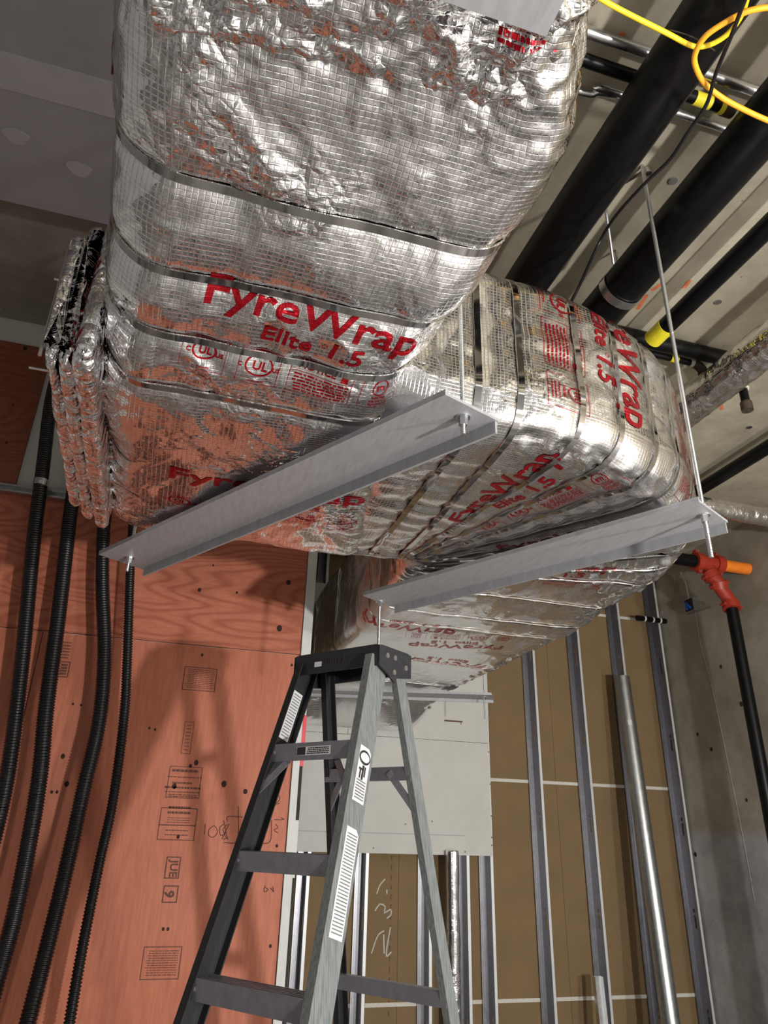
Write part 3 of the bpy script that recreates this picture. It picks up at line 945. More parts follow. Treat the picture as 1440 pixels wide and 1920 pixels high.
# --- layered blanket edges on the left flank of the first corner
def slab(x0, x1, y0, y1, z0, z1, seed, name='blanket_edge'):
    ys = np.arange(y0, y1, .008)
    nv = 260
    B = np.zeros((len(ys), nv, 3))
    for i, y in enumerate(ys):
        t = (y - y0) / (y1 - y0)
        e = min(t, 1 - t) / .06
        ins = .03 * (1 - math.sqrt(max(0, 1 - (1 - min(e, 1)) ** 2)))
        zz0 = z0 - .05 * t
        L_, pe = round_rect(x0 + ins * .5, x1 - ins * .5, zz0 + ins, z1 - ins, (.02, .02, .02, .02), nv)
        B[i, :, 0] = L_[:, 0]; B[i, :, 1] = y; B[i, :, 2] = L_[:, 1]
    s = Blanket(B, ys, pe, [], amp=.30, seed=seed, puff=0, crumple_fn=lambda S, V, Q: np.full_like(S, .05))
    s.build(name, M['foil_crumple'], duct)
    return s
slab(-.362, -.328, 1.36, 2.06, 2.49, 2.84, 21)
slab(-.330, -.292, 1.34, 2.10, 2.47, 2.86, 22)
sl = slab(-.295, -.250, 1.30, 2.14, 2.46, 2.88, 23)
f = Flat(); T = text_mesh('FyreWrap', .08, .003, .012); f.add(T)
sl.print_on(f, 1.31, sl.perim - .30, (.04, .8), (1, 0), 'printed_logo')
MB().tube([(-.368, 1.38, 2.50), (-.368, 1.38, 2.82)], .004, 8).build('edge_wire', M['zinc'], duct)
for z in (2.51, 2.76):
    MB().tube([(-.40, 1.45, z), (-.35, 1.45, z)], .0028, 6).build('insulation_pin', M['zinc'], duct)

# ------------------------------------------------------------------ hanger plates and rods
def bolt_set(x, y, z, parent, under=True):
    n = 6
    a = np.linspace(0, 2 * math.pi, n, endpoint=False)
    MB().tube([(x, y, z), (x, y, z - .0025)], .0165, 20).build('washer', M['zinc'], parent)
    MB().tube([(x, y, z - .0025), (x, y, z - .0125)], .0105, 6).build('nut', M['zinc'], parent)
    MB().tube([(x, y, z - .0125), (x, y, z - .0215)], .0098, 6).build('nut', M['zinc'], parent)

def rod(x, y, z0, z1, label, zplate=None, r=.0052):
    e = empty('threaded_rod', (x, y, z0), label, 'rod', 'threaded hanger rods')
    n = max(2, int((z1 - z0) / .0011))
    zs = np.linspace(z0, z1, min(n, 1400))
    R = r + .0005 * np.sign(np.sin(zs / .0044 * 2 * math.pi))
    MB().tube([(x, y, z) for z in zs], R, 8).build('rod', M['zinc'], e, True, 60)
    if zplate is not None: bolt_set(x, y, zplate, e)
    return e

PZ = 2.430
def plate(p, q, r_, s_, label, lip=.030):
    """steel angle: p,q = near/far corner at the left end, r_,s_ = near/far corner at the right end (plan)"""
    p, q, r_, s_ = map(np.array, (p, q, r_, s_))
    e = empty('hanger_angle', (*((p + s_) / 2), PZ), label, 'steel angle', 'steel trapeze angles under the duct')
    v = []
    for z in (PZ, PZ + .007):
        for c in (p, q, s_, r_): v.append((*c, z))
    # horizontal leg
    MB().add(v, [(0, 3, 2, 1)[::-1] if False else (0, 1, 2, 3), (7, 6, 5, 4), (0, 4, 5, 1), (1, 5, 6, 2), (2, 6, 7, 3), (3, 7, 4, 0)]).build('horizontal_leg', M['plate'], e)
    d = (s_ - q) / np.linalg.norm(s_ - q); n = np.array([-d[1], d[0]])
    if np.dot(n, q - p) < 0: n = -n
    mb = MB()
    a, b = q + d * .02, s_ - d * .005
    mb.add([(*a, PZ - lip), (*b, PZ - lip), (*(b - n * .007), PZ - lip), (*(a - n * .007), PZ - lip), (*a, PZ + .001), (*b, PZ + .001), (*(b - n * .007), PZ + .001), (*(a - n * .007), PZ + .001)],
           [(0, 1, 2, 3), (7, 6, 5, 4), (0, 4, 5, 1), (1, 5, 6, 2), (2, 6, 7, 3), (3, 7, 4, 0)])
    mb.build('lower_leg', M['plate'], e)
    mb = MB()
    a, b = p, r_
    mb.add([(*a, PZ + .006), (*b, PZ + .006), (*(b + n * .006), PZ + .006), (*(a + n * .006), PZ + .006), (*a, PZ + .014), (*b, PZ + .014), (*(b + n * .006), PZ + .014), (*(a + n * .006), PZ + .014)],
           [(0, 1, 2, 3), (7, 6, 5, 4), (0, 4, 5, 1), (1, 5, 6, 2), (2, 6, 7, 3), (3, 7, 4, 0)])
    mb.build('upper_lip', M['plate'], e)
    return e

def plan(x, y, z=PZ): return px(x, y, Z=z)[:2]
plate(plan(185, 1040), plan(268, 1068), plan(835, 740), plan(935, 790), 'wide grey steel angle under the near duct corner')
plate(plan(680, 1117), plan(735, 1138), plan(1310, 940), plan(1365, 980), 'grey steel angle under the duct elbow, above the ladder')
plate(plan(560, 1293), plan(575, 1300), plan(922, 1303), plan(926, 1313), 'thin grey steel angle far back beside the white board', .018)
r1 = plan(868, 782); r2 = plan(243, 1045); r3 = plan(712, 1128); r4 = plan(1320, 966)
rod(r1[0], r1[1], PZ - .045, 3.8, 'threaded rod beside the near duct run, bolted through the wide angle', PZ)
rod(r2[0], r2[1], PZ - .05, 3.9, 'short threaded rod end at the left tip of the wide angle', PZ)
rod(r3[0], r3[1], PZ - .30, PZ + .05, 'threaded rod hanging just behind the ladder cap', PZ)
rod(r4[0], r4[1], PZ - .125, 3.8, 'long bright threaded rod from the ceiling to the elbow angle', PZ, .0062)
r5 = plan(908, 1306)
rod(r5[0], r5[1], PZ - .14, 2.9, 'threaded rod at the right tip of the far angle', PZ, .005)

# ------------------------------------------------------------------ overhead pipes
def pipe(name, label, pts, r, mat, cat='pipe', seg=28, group=None):
    o = MB().tube(pts, r, seg).build(name, mat, None, True, 50)
    return tag(o, label, cat, group)

PZ1 = 3.60
def pipe_x(x, y, z): return px(x, y, Z=z)[0]
p1x = px(1180, 248, Z=PZ1)[0]
G_PIPES = 'big black pipes under the ceiling'
pipe('black_pipe', 'fat black pipe closest to the near duct run', [(1.108, -4.5, PZ1), (1.108, 4.9, PZ1)], .083, M['pipe_black'], group=G_PIPES)
p2 = empty('black_pipe', (1.477, 1.0, PZ1), 'second fat black pipe, carried by the grey clevis ring', 'pipe', G_PIPES)
MB().tube([(1.477, -4.5, PZ1), (1.477, 4.9, PZ1)], .083, 28).build('barrel', M['pipe_black'], p2, True, 50)
p3 = empty('black_pipe', (1.83, 1.0, 3.65), 'slimmer black pipe with a yellow-taped end', 'pipe', G_PIPES)
MB().tube([(1.83, -4.5, 3.65), (1.83, 2.06, 3.65)], .039, 24).build('barrel', M['pipe_black'], p3, True, 50)
MB().tube([(1.83, 2.02, 3.65), (1.83, 2.12, 3.65)], .041, 24).build('yellow_tape', M['tape_yellow'], p3, True, 50)
p4c = (px(1440, 840, Z=3.70)[0] + px(1290, 930, Z=3.70)[0]) / 2
pipe('black_pipe', 'thin black pipe nearest the concrete wall', [(p4c, -2, 3.70), (p4c, 4.6, 3.70)], .040, M['pipe_black'], group=G_PIPES)
# clevis hanger on the second pipe
cl = empty('clevis_hanger', (1.477, 1.84, 3.8), 'grey clevis ring hanger around the second fat pipe', 'hanger')
a = np.linspace(math.radians(170), math.radians(370), 30)
oo = [(.090 * math.cos(t), .090 * math.sin(t)) for t in a]; ii = [(.0865 * math.cos(t), .0865 * math.sin(t)) for t in a[::-1]]
MB().prism(oo + ii, (1.477, 1.82, PZ1), (1, 0, 0), (0, 0, 1), (0, .036, 0)).build('ring', M['zinc'], cl)
for s in (-1, 1):
    MB().obox((1.477 + s * .055, 1.838, PZ1 + .068), (.036 * s, 0, -.052), (0, .014, 0), (.0012, 0, .0012 * s)).build('yoke_arm', M['zinc'], cl)
MB().tube([(1.477, 1.838, PZ1 + .10), (1.477, 1.838, CEIL)], .006, 10).build('hanger_rod', M['zinc'], cl, True)
MB().tube([(1.477, 1.838, PZ1 + .105), (1.477, 1.838, PZ1 + .125)], .012, 6).build('nut', M['zinc'], cl)
# bracket strap between the first pipe and the long rod's anchor
an = px(1215, 318, Z=CEIL - .01); bs = px(1147, 357, Z=CEIL - .02)
br = empty('pipe_strap', tuple(an), 'thin strap running from the rod anchor to the first fat pipe', 'strap')
MB().tube([an, bs], .0045, 8).build('strap_rod', M['rust'], br, True)
MB().tube([an + np.array([0, 0, .01]), an + np.array([0, 0, -.02])], .012, 6).build('anchor_nut', M['zinc'], br)
hr = px(1136, 390, Z=3.74)
MB().tube([px(1134, 383, Z=3.78), px(1150, 495, Z=3.60)], .006, 8).build('hanger_rod', M['zinc'], br, True)
# transverse conduits and pipe at the top right
def xline(y_, z_, x0, x1): return [(x0, y_, z_), (x1, y_, z_)]
G_EMT = 'steel conduits across the ceiling'
pipe('steel_conduit', 'upper steel conduit crossing above the fat black pipes', xline(1.095, 3.765, .2, 3.2), .017, M['galv_bright'], 'conduit', 18, G_EMT)
cpts = [(.2, 1.262, 3.76), (.92, 1.262, 3.76), (1.02, 1.245, 3.76), (1.08, 1.236, 3.76), (1.18, 1.23, 3.76), (3.2, 1.228, 3.76)]
pipe('steel_conduit', 'lower kinked steel conduit crossing above the fat black pipes', spline(cpts, 50), .013, M['galv_bright'], 'conduit', 16, G_EMT)
tp = empty('black_branch_pipe', (1.0, 1.158, 3.74), 'black branch pipe with yellow tape crossing near the cords', 'pipe')
MB().tube(xline(1.158, 3.74, .2, 1.40), .020, 20).build('barrel', M['pipe_black'], tp, True, 50)
MB().tube(xline(1.158, 3.74, 1.305, 1.365), .0212, 20).build('yellow_tape', M['tape_yellow'], tp, True, 50)
MB().tube(xline(1.158, 3.74, 1.398, 1.415), .0225, 20).build('yellow_tape', M['tape_yellow'], tp, True, 50)
MB().tube(xline(1.158, 3.74, 1.415, 1.45), .025, 20).build('coupling', M['rust'], tp, True, 50)

# lower transverse branch with sprinkler drops
bp = empty('sprinkler_branch', (2.0, 2.22, 3.735), 'black sprinkler branch pipe behind the elbow top', 'pipe')
MB().tube(xline(2.22, 3.735, 1.3, 2.36), .037, 24).build('barrel', M['pipe_black'], bp, True, 50)
mb2 = empty('sprinkler_drop', (2.0, 2.27, 3.70), 'thin black pipe with yellow tape and a rusty elbow', 'pipe')
MB().tube(xline(2.30, 3.735, 1.3, 2.20), .0165, 18).build('barrel', M['pipe_black'], mb2, True, 50)
MB().tube(xline(2.30, 3.735, 2.07, 2.11), .018, 18).build('yellow_tape', M['tape_yellow'], mb2, True, 50)
MB().tube(xline(2.30, 3.735, 2.18, 2.20), .021, 18).build('white_tape', M['white_tape'], mb2, True, 50)
ea = [(2.20 + .05 * math.sin(t), 2.30, 3.735 - .05 * (1 - math.cos(t))) for t in np.linspace(0, math.pi / 2, 8)]
MB().tube(ea, .023, 18).build('elbow', M['rust'], mb2, True, 50)
MB().tube([(2.25, 2.30, 3.687), (2.25, 2.30, 3.66)], .026, 18).build('elbow_collar', M['rust'], mb2, True, 50)
dc = px(1393, 730, Z=3.60)
dr = empty('sprinkler_drop', (dc[0], dc[1], 3.52), 'short capped sprinkler drop hanging below the foil pipe', 'pipe')
MB().tube([(dc[0], dc[1], 3.60), (dc[0], dc[1], 3.52)], .020, 16).build('barrel', M['pipe_black'], dr, True, 50)
MB().tube([(dc[0], dc[1], 3.525), (dc[0], dc[1], 3.48)], .027, 16).build('cap', M['rust'], dr, True, 50)
MB().tube([(dc[0], dc[1], 3.66), (dc[0], dc[1], 3.60)], .027, 16).build('tee', M['rust'], dr, True, 50)
MB().tube([(dc[0], dc[1], 3.605), (dc[0], dc[1], 3.598)], .0285, 16).build('white_tape', M['white_tape'], dr, True, 50)
MB().tube([(dc[0] - .12, dc[1] - .02, 3.68), (dc[0] - .02, dc[1], 3.645), (dc[0], dc[1], 3.62)], .018, 16).build('nipple', M['pipe_black'], dr, True, 50)

def foil_pipe(pts, r, label, seed):
    P, t = resample(spline(pts, 60) if len(pts) > 2 else np.array(pts, float), .010)
    nv = 60
    T = np.gradient(P, axis=0); T /= np.linalg.norm(T, axis=1)[:, None]
    n = np.cross(T, (0, 0, 1.0)); n /= np.linalg.norm(n, axis=1)[:, None]; b = np.cross(T, n)
    a = np.linspace(0, 2 * math.pi, nv, endpoint=False)
    B = P[:, None] + r * (np.cos(a)[None, :, None] * n[:, None] + np.sin(a)[None, :, None] * b[:, None])
    bl = Blanket(B, t, 2 * math.pi * r, [], amp=.30, seed=seed, puff=0, rings=.007)
    o = bl.build('insulated_pipe', M['foil'], None)
    return tag(o, label, 'pipe', 'foil-insulated pipes')
fx = 2.22
foil_pipe([(fx, -.5, 3.55), (fx, 4.6, 3.55)], .088, 'thick foil-insulated pipe passing behind the elbow', 31)
fy = (px(1340, 945, Z=3.52)[1] + px(1440, 977, Z=3.52)[1]) / 2
foil_pipe([(2.45, fy, 3.52), (3.9, fy, 3.52)], .058, 'thin foil-insulated pipe entering the right concrete wall', 32)

# ------------------------------------------------------------------ cords and cable
def cord(pts, r, mat, name, label, z):
    P = [px(q[0], q[1], Z=(q[2] if len(q) > 2 else z)) for q in pts]
    o = MB().tube(spline(P, 90), r, 12).build(name, mat, None, True, 60)
    return tag(o, label, 'cord')
cord([(1060, -45), (1130, 0), (1180, 27), (1250, 62), (1290, 83), (1312, 88), (1340, 80), (1368, 60), (1392, 25), (1405, -20)], .0065, M['cord_yellow'], 'extension_cord', 'yellow cord sagging under the first fat black pipe', 3.47)
cord([(1500, 10), (1440, 14), (1400, 22), (1360, 42), (1325, 66), (1306, 94), (1303, 120), (1320, 155), (1355, 184), (1400, 208), (1440, 226), (1500, 250)], .0072, M['cord_orange'], 'extension_cord', 'orange cord looped at the upper right corner', 3.44)
cord([(1410, -30), (1392, 12), (1370, 70), (1342, 138), (1325, 195), (1290, 248), (1255, 300), (1205, 348), (1152, 408), (1122, 458), (1090, 528, 3.25), (1076, 556, 3.12), (1068, 572, 3.06)], .0052, M['plastic_black'], 'black_cable', 'thin black cable drooping past the fat pipes to the elbow', 3.42)
P = spline([px(x, y, Z=3.50) for x, y in ((1256, 56), (1290, 66), (1318, 80), (1340, 95))], 20)
tag(MB().tube(P, .0016, 6).build('tie_wire', M['rust'], None, True), 'fine dark tie wire around the first fat pipe', 'wire')

# ------------------------------------------------------------------ sprinkler riser on the right wall
rx = 3.62
ris = empty('sprinkler_riser', (rx, 4.0, 0), 'red grooved pipe fittings with an orange stub and black riser', 'sprinkler pipe')
def rp(x, y, X=rx): return px(x, y, X=X)
tee_c = px(1403, 1067, X=RIGHT_X)
# main line runs along the X axis into the wall
zt = tee_c[2]; yt = tee_c[1]
def xat(xp, yp):
    return px(xp, yp, Y=yt)[0]
x_red0, x_red1, x_or1 = xat(1301, 1045), xat(1352, 1060), RIGHT_X - .004
MB().tube([(x_red0 - .9, yt, zt), (x_red0 + .02, yt, zt)], .045, 20).build('supply_pipe', M['pipe_black'], ris, True, 50)
MB().tube([(x_red0, yt, zt), (x_red1, yt, zt)], .052, 24).build('tee_body', M['red_fit'], ris, True, 50)
for xx in (x_red0 + .025, x_red1 - .03):
    MB().tube([(xx - .028, yt, zt), (xx + .028, yt, zt)], .066, 24).build('coupling', M['red_fit'], ris, True, 50)
    for s in (-1, 1):
        MB().box((xx - .014, yt - .016, zt + s * .072 - .014), (xx + .014, yt + .016, zt + s * .072 + .014)).build('coupling_lug', M['red_fit'], ris)
        MB().tube([(xx, yt - .028, zt + s * .074), (xx, yt + .028, zt + s * .074)], .006, 8).build('bolt', M['zinc'], ris)
MB().tube([(x_red1, yt, zt), (x_or1, yt, zt)], .043, 24).build('orange_stub', M['orange'], ris, True, 50)
b0 = np.array([(x_red0 + x_red1) / 2, yt, zt - .04])
low = px(1372, 1140, Y=yt - .05)
path = spline([b0, b0 + (0, -.01, -.06), b0 + (.03, -.03, -.11), (b0 + low) / 2 + (0, 0, .0), low + (-.0, .01, .06), low], 40)
MB().tube(path, .046, 22).build('offset_fitting', M['red_fit'], ris, True, 50)
for k in (8, 20, 38):
    c = path[k]; d = path[k + 1] - path[k]; d /= np.linalg.norm(d)
    MB().tube([c - d * .026, c + d * .026], .060, 22).build('coupling', M['red_fit'], ris, True, 50)
    sd = np.cross(d, (0, 1, 0)); sd /= np.linalg.norm(sd)
    for s in (-1, 1):
        MB().tube([c + sd * s * .066 - (0, .024, 0), c + sd * s * .066 + (0, .024, 0)], .010, 8).build('bolt', M['red_fit'], ris)
MB().tube([low + (0, 0, .0), (low[0], low[1], 0.0)], .040, 22).build('riser_pipe', M['pipe_black'], ris, True, 50)

# electrical box with conduit stub, and a small capped pipe
bx = px(1297, 1135, X=RIGHT_X - .03)
eb = empty('junction_box', (RIGHT_X, bx[1], bx[2]), 'small metal junction box with blue plastic on concrete wall', 'junction box')
MB().box((RIGHT_X - .055, bx[1] - .055, bx[2] - .055), (RIGHT_X, bx[1] + .055, bx[2] + .055)).build('box', M['galv'], eb)
MB().box((RIGHT_X - .058, bx[1] - .045, bx[2] - .048), (RIGHT_X - .054, bx[1] + .045, bx[2] + .048)).build('opening', M['ink_black'], eb)
MB().tube(spline([(RIGHT_X - .059, bx[1] - .02, bx[2] - .03), (RIGHT_X - .075, bx[1], bx[2]), (RIGHT_X - .06, bx[1] + .025, bx[2] + .02), (RIGHT_X - .07, bx[1] + .01, bx[2] - .035)], 16), .010, 8).build('blue_connector', M['blue'], eb, True)
MB().tube(spline([(RIGHT_X - .03, bx[1] + .02, bx[2] + .05), (RIGHT_X - .03, bx[1] + .03, bx[2] + .2), (RIGHT_X - .05, bx[1] + .04, bx[2] + .29)], 20), .009, 10).build('conduit_stub', M['galv_bright'], eb, True)
cpp = px(1248, 1165, X=RIGHT_X)
cp = empty('capped_pipe', tuple(cpp), 'small dark pipe with white tape bands poking from the wall', 'pipe')
MB().tube([(RIGHT_X - .28, cpp[1], cpp[2]), (RIGHT_X, cpp[1], cpp[2])], .022, 16).build('barrel', M['pipe_black'], cp, True, 50)
for xx in (.05, .12, .20):
    MB().tube([(RIGHT_X - xx - .014, cpp[1], cpp[2]), (RIGHT_X - xx + .0, cpp[1], cpp[2])], .0245, 16).build('white_tape', M['white_tape'], cp, True, 50)

# ------------------------------------------------------------------ metal studs on the back wall
G_STUD = 'vertical metal studs on the back wall'
def stud(x, label, z0=0.0, z1=CEIL, name='metal_stud', depth=.098):
    e = empty(name, (x, BACK_Y, z0), label, 'stud', G_STUD)
    yb, yf = BACK_Y - .0045, BACK_Y - depth
    t = .0012
    # back flange with two rolled ribs
    mb = MB().box((x - .050, yb - t, z0), (x, yb, z1))
    for rx_ in (-.034, -.016): mb.box((x + rx_ - .003, yb - t - .003, z0), (x + rx_ + .003, yb - t, z1))
    mb.box((x - .050, yb - .012, z0), (x - .050 + t, yb, z1))
    mb.build('back_flange', M['stud'], e)
    # web with punched slots, built as a frame of strips around each opening
    slots = [z for z in (.45, 1.06, 1.67, 2.28, 2.89) if z0 + .1 < z < z1 - .1]
    mb = MB()
    ya, yb2 = yf + .030, yf + .052
    mb.box((x - t, yf, z0), (x, ya, z1)); mb.box((x - t, yb2, z0), (x, yb, z1))
    edges = [z0]
    for z in slots: edges += [z, z + .085, z + .100, z + .125]
    edges.append(z1)
    for i in range(0, len(edges), 2):
        mb.box((x - t, ya, edges[i]), (x, yb2, edges[i + 1]))
    mb.build('web', M['stud'], e)
    mb = MB().box((x, yf, z0), (x + .020, yf + t, z1)).box((x + .020 - t, yf, z0), (x + .020, yf + .008, z1))
    mb.build('front_flange', M['stud_lit_edge'], e)
    return e
stud(.98, 'metal stud next to the plywood edge, left of the ladder')
stud(1.365, 'metal stud seen just right of the front ladder rail')
stud(1.80, 'metal stud left of the foil-wrapped upright below the board')
stud(2.07, 'metal stud right of the foil-wrapped upright below the board')
stud(2.245, 'metal stud under the right edge of the white board')
stud(2.66, 'first full-height stud right of the white board')
stud(3.07, 'second full-height stud right of the white board')
stud(3.47, 'metal stud behind the leaning galvanised pipe')
stud(3.86, 'metal stud tight against the concrete wall')
# short stud off-cut leaning at the bottom
oc0 = px(993 + 125, 1830, Y=4.86); oc1 = px(1135, 1990, Y=4.80)
so = empty('stud_offcut', tuple(oc1), 'short stud off-cut leaning at the foot of the wall', 'stud')
d = oc0 - oc1; d /= np.linalg.norm(d)
foot = oc0 - d * ((oc0[2] - .0) / d[2])
for nm, prof, mt in (('web', [(-.030, -.001), (.030, -.001), (.030, .001), (-.030, .001)], M['galv']),
                     ('flange', [(-.030, 0), (-.0285, 0), (-.0285, -.034), (-.030, -.034)], M['galv_bright']),
                     ('flange', [(.0285, 0), (.030, 0), (.030, -.034), (.0285, -.034)], M['galv_bright'])):
    MB().prism(prof, foot, (1, 0, 0), (0, 1, 0), oc0 - foot).build(nm, mt, so)
# leaning galvanised pipe
lp0 = px(1166, 1270, Y=4.84); lp1 = px(1258, 1920, Y=4.62)
d = (lp0 - lp1) / np.linalg.norm(lp0 - lp1)
ft = lp0 - d * (lp0[2] / d[2])
lp = empty('galvanised_pipe', tuple(ft), 'long galvanised pipe leaning against the studs', 'pipe')
nseg = 40
outer = MB().tube([ft, lp0], .058, nseg, cap=False)
outer.tube([lp0, ft], .055, nseg, cap=False)
outer.f += [(nseg + j, nseg + (j + 1) % nseg, 2 * nseg + (nseg - (j + 1)) % nseg, 2 * nseg + (nseg - j) % nseg) for j in range(0)]
outer.build('barrel', M['galv'], lp, True, 60)
ctr = ft + d * (np.dot(px(1172, 1352, Y=4.75) - ft, d)) + np.array([-.022, -.0545, 0])
MB().obox(ctr, (.012, -.004, 0), (.004, .001, .0), d * .02).build('sticker', M['label_white'], lp)
# foil-wrapped upright behind the ladder
bl = foil_pipe([(1.955, 4.90, 0.02), (1.955, 4.9, .8), (1.95, 4.9, 1.62)], .042, 'slim foil-wrapped upright pipe between two studs', 33) if False else None
P, t = resample(np.array([(1.945, 4.90, 0.0), (1.945, 4.90, 1.53)]), .01)
aa = np.linspace(0, 2 * math.pi, 48, endpoint=False)
B = P[:, None] + .045 * np.stack([np.cos(aa), np.sin(aa), 0 * aa], 1)[None]
blk = Blanket(B, t, 2 * math.pi * .045, [], amp=.4, seed=33, puff=0)
tag(blk.build('insulated_pipe', M['foil'], None), 'slim foil-wrapped upright pipe between two studs', 'pipe', 'foil-insulated pipes')

# white gypsum boards screwed over the studs
wb = empty('gypsum_panel', (1.5, 4.93, 1.49), 'grey-white gypsum panel on the studs behind the ladder', 'wall panel')
yb = BACK_Y - .1
zl = px(923, 1605, Y=yb)[2]; xr_ = px(918, 1500, Y=yb)[0]
MB().box((.70, yb - .0145, zl), (xr_, yb - .0005, 2.235)).build('board', M['gyp_white'], wb)
MB().box((1.20, yb - .0145, 2.238), (xr_ - .0, yb - .0005, 3.3)).build('board', M['gyp_white'], wb)
MB().box((.70, yb - .0145, 2.238), (1.197, yb - .0005, 3.3)).build('board', M['gyp_white'], wb)
MB().box((.70, yb - .0150, 1.62), (2.05, yb - .0144, 1.624)).build('score_line', M['mud'], wb)
for (x, y) in ((916, 1410), (919, 1470), (921, 1530), (922, 1570), (922, 1585), (872, 1597), (700, 1590), (760, 1545), (810, 1540), (864, 1357)):
    c = px(x, y, Y=yb - .0145)
    MB().tube([c, c + np.array([0, -.0012, 0])], .0055, 8).build('screw', M['ink_label'], wb)
c = px(850, 1352, Y=yb - .0145)
MB().box((c[0] - .07, c[1] - .004, c[2] - .006), (c[0] + .07, c[1], c[2] + .004)).build('tear', M['ink_stamp'], wb)

# ------------------------------------------------------------------ step ladder
LX, LY, TH, ZC = .547, 2.245, math.radians(-52.45), 2.138
EA = np.array([math.cos(TH), math.sin(TH), 0]); EB = np.array([math.sin(TH), -math.cos(TH), 0])
def LP(a, b, z): return np.array([LX, LY, 0]) + a * EA + b * EB + np.array([0, 0, z])
lad = empty('step_ladder', (LX, LY, 0), 'grey fibreglass step ladder standing open under the duct', 'ladder')
def wf(z): return .152 + .065 * (ZC - z)
def bf(z): return .085 + .297 * (ZC - z)
def wr(z): return .150 + .062 * (ZC - z)
def brr(z): return -.065 - .231 * (ZC - z)
def rail(side, zt, zb, w, b, depth, flange, th, mat, name, inward):
    """channel rail: web on the outside, two flanges turned inwards"""
    def sec(z):
        a0 = side * w(z); s = -side
        bb = b(z)
        pts = [(a0, bb), (a0 + s * flange, bb), (a0 + s * flange, bb - th), (a0 + s * th, bb - th), (a0 + s * th, bb - depth + th),
               (a0 + s * flange, bb - depth + th), (a0 + s * flange, bb - depth), (a0, bb - depth)]
        return [LP(p, q, z) for p, q in pts]
    v = sec(zb) + sec(zt)
    n = 8
    f = [tuple(range(n)), tuple(range(n, 2 * n))[::-1]] + [(i, n + i, n + (i + 1) % n, (i + 1) % n) for i in range(n)]
    if side < 0: f = [q[::-1] for q in f]
    return mesh_obj(name, v, f, mat, lad)
fr = rail(1, ZC - .03, .03, wf, bf, .085, .026, .004, M['ladder_fibre'], 'front_rail', 1)
fl_ = rail(-1, ZC - .03, .03, wf, bf, .085, .026, .004, M['ladder_shaded'], 'front_rail', 1)
rr = rail(1, ZC - .04, .03, wr, lambda z: brr(z) + .05, .05, .022, .004, M['ladder_fibre'], 'rear_rail', 1)
rl = rail(-1, ZC - .04, .03, wr, lambda z: brr(z) + .05, .05, .022, .004, M['ladder_shaded'], 'rear_rail', 1)
for (side, w, b, d0) in ((1, wf, bf, .085), (-1, wf, bf, .085), (1, wr, lambda z: brr(z) + .05, .05), (-1, wr, lambda z: brr(z) + .05, .05)):
    c = LP(side * (w(0.02) - .012), b(.02) - d0 / 2, .02)
    MB().obox(c, EA * .018, EB * (d0 / 2 + .008), (0, 0, .02)).build('foot', M['ladder_cap'], lad)
# top cap: a moulded tray with skirts
cap = MB()
hw = .172
cap.prism([(-hw, -.088), (hw, -.078), (hw, .062), (hw - .012, .082), (-hw + .012, .082), (-hw, .062)], LP(0, 0, ZC - .014), EA, EB, (0, 0, .014))
cap.obox(LP(0, .080, ZC - .034), EA * (hw - .004), EB * .003, (0, 0, .032))
cap.obox(LP(0, -.080, ZC - .034), EA * (hw - .004), EB * .003, (0, 0, .032))
for s in (-1, 1):
    cap.prism([(.084, 0), (.084, -.060), (.045, -.078), (.004, -.102), (-.010, -.086), (-.050, -.080), (-.088, -.074), (-.088, 0)], LP(s * (hw - .002), 0, ZC - .004), EB, (0, 0, 1), EA * (.005 * s))
capo = cap.build('top_cap', M['ladder_cap'], lad)
for (b, dz) in ((.045, -.030), (.005, -.030), (.008, -.075), (-.055, -.050)):
    c = LP(hw + .003, b, ZC + dz)
    MB().tube([c, c + EA * .004], .0085, 12).build('rivet', M['zinc'], capo, True)
f = Flat().lines(0, 0, .15, .022, 1, .016, 44)
f.on_plane('worn_lettering', M['ink_black'], capo, LP(-.10, .0835, ZC - .042), EA, (0, 0, 1), EB * .0006)
f = Flat().add(bar(0, 0, .03, .016)).on_plane('worn_patch', M['label_white'], capo, LP(-.085, .0835, ZC - .046), EA, (0, 0, 1), EB * .0009)
# steps
for k in range(1, 7):
    z = ZC - .293 * k
    w = wf(z) - .004
    mb = MB()
    b0 = bf(z) - .004
    mb.obox(LP(0, b0 - .0385, z - .002), EA * w, EB * .0385, (0, 0, .002))
    mb.obox(LP(0, b0 + .001, z - .023), EA * w, EB * .0015, (0, 0, .025))
    mb.obox(LP(0, b0 - .0765, z - .016), EA * w, EB * .0015, (0, 0, .016))
    for q in range(5): mb.obox(LP(0, b0 - .012 - q * .013, z + .0012), EA * w, EB * .0022, (0, 0, .0012))
    stp = mb.build('step', M['ladder_alu'], lad)
    for s in (-1, 1):
        c = LP(s * (wf(z) + .0), bf(z) + .0005, z - .022)
        MB().tube([LP(s * (w - .018), b0 + .002, z - .022), LP(s * (w - .018), b0 + .006, z - .022)], .006, 10).build('rivet', M['ladder_alu'], stp, True)
        # strut from step underside to the rail
        if k in (1,):
            p0_, p1_ = LP(s * (w - .075), b0 - .006, z - .045), LP(s * (wf(z - .15) - .010), bf(z - .15) - .012, z - .135)
            dd = p1_ - p0_; n_ = np.cross(dd, EB); n_ = n_ / np.linalg.norm(n_)
            MB().obox((p0_ + p1_) / 2, dd / 2, EB * .002, n_ * .010).build('brace', M['ladder_alu'], lad)
            MB().tube([p1_ + EB * .002, p1_ + EB * .005], .009, 10).build('rivet', M['ladder_alu'], lad, True)
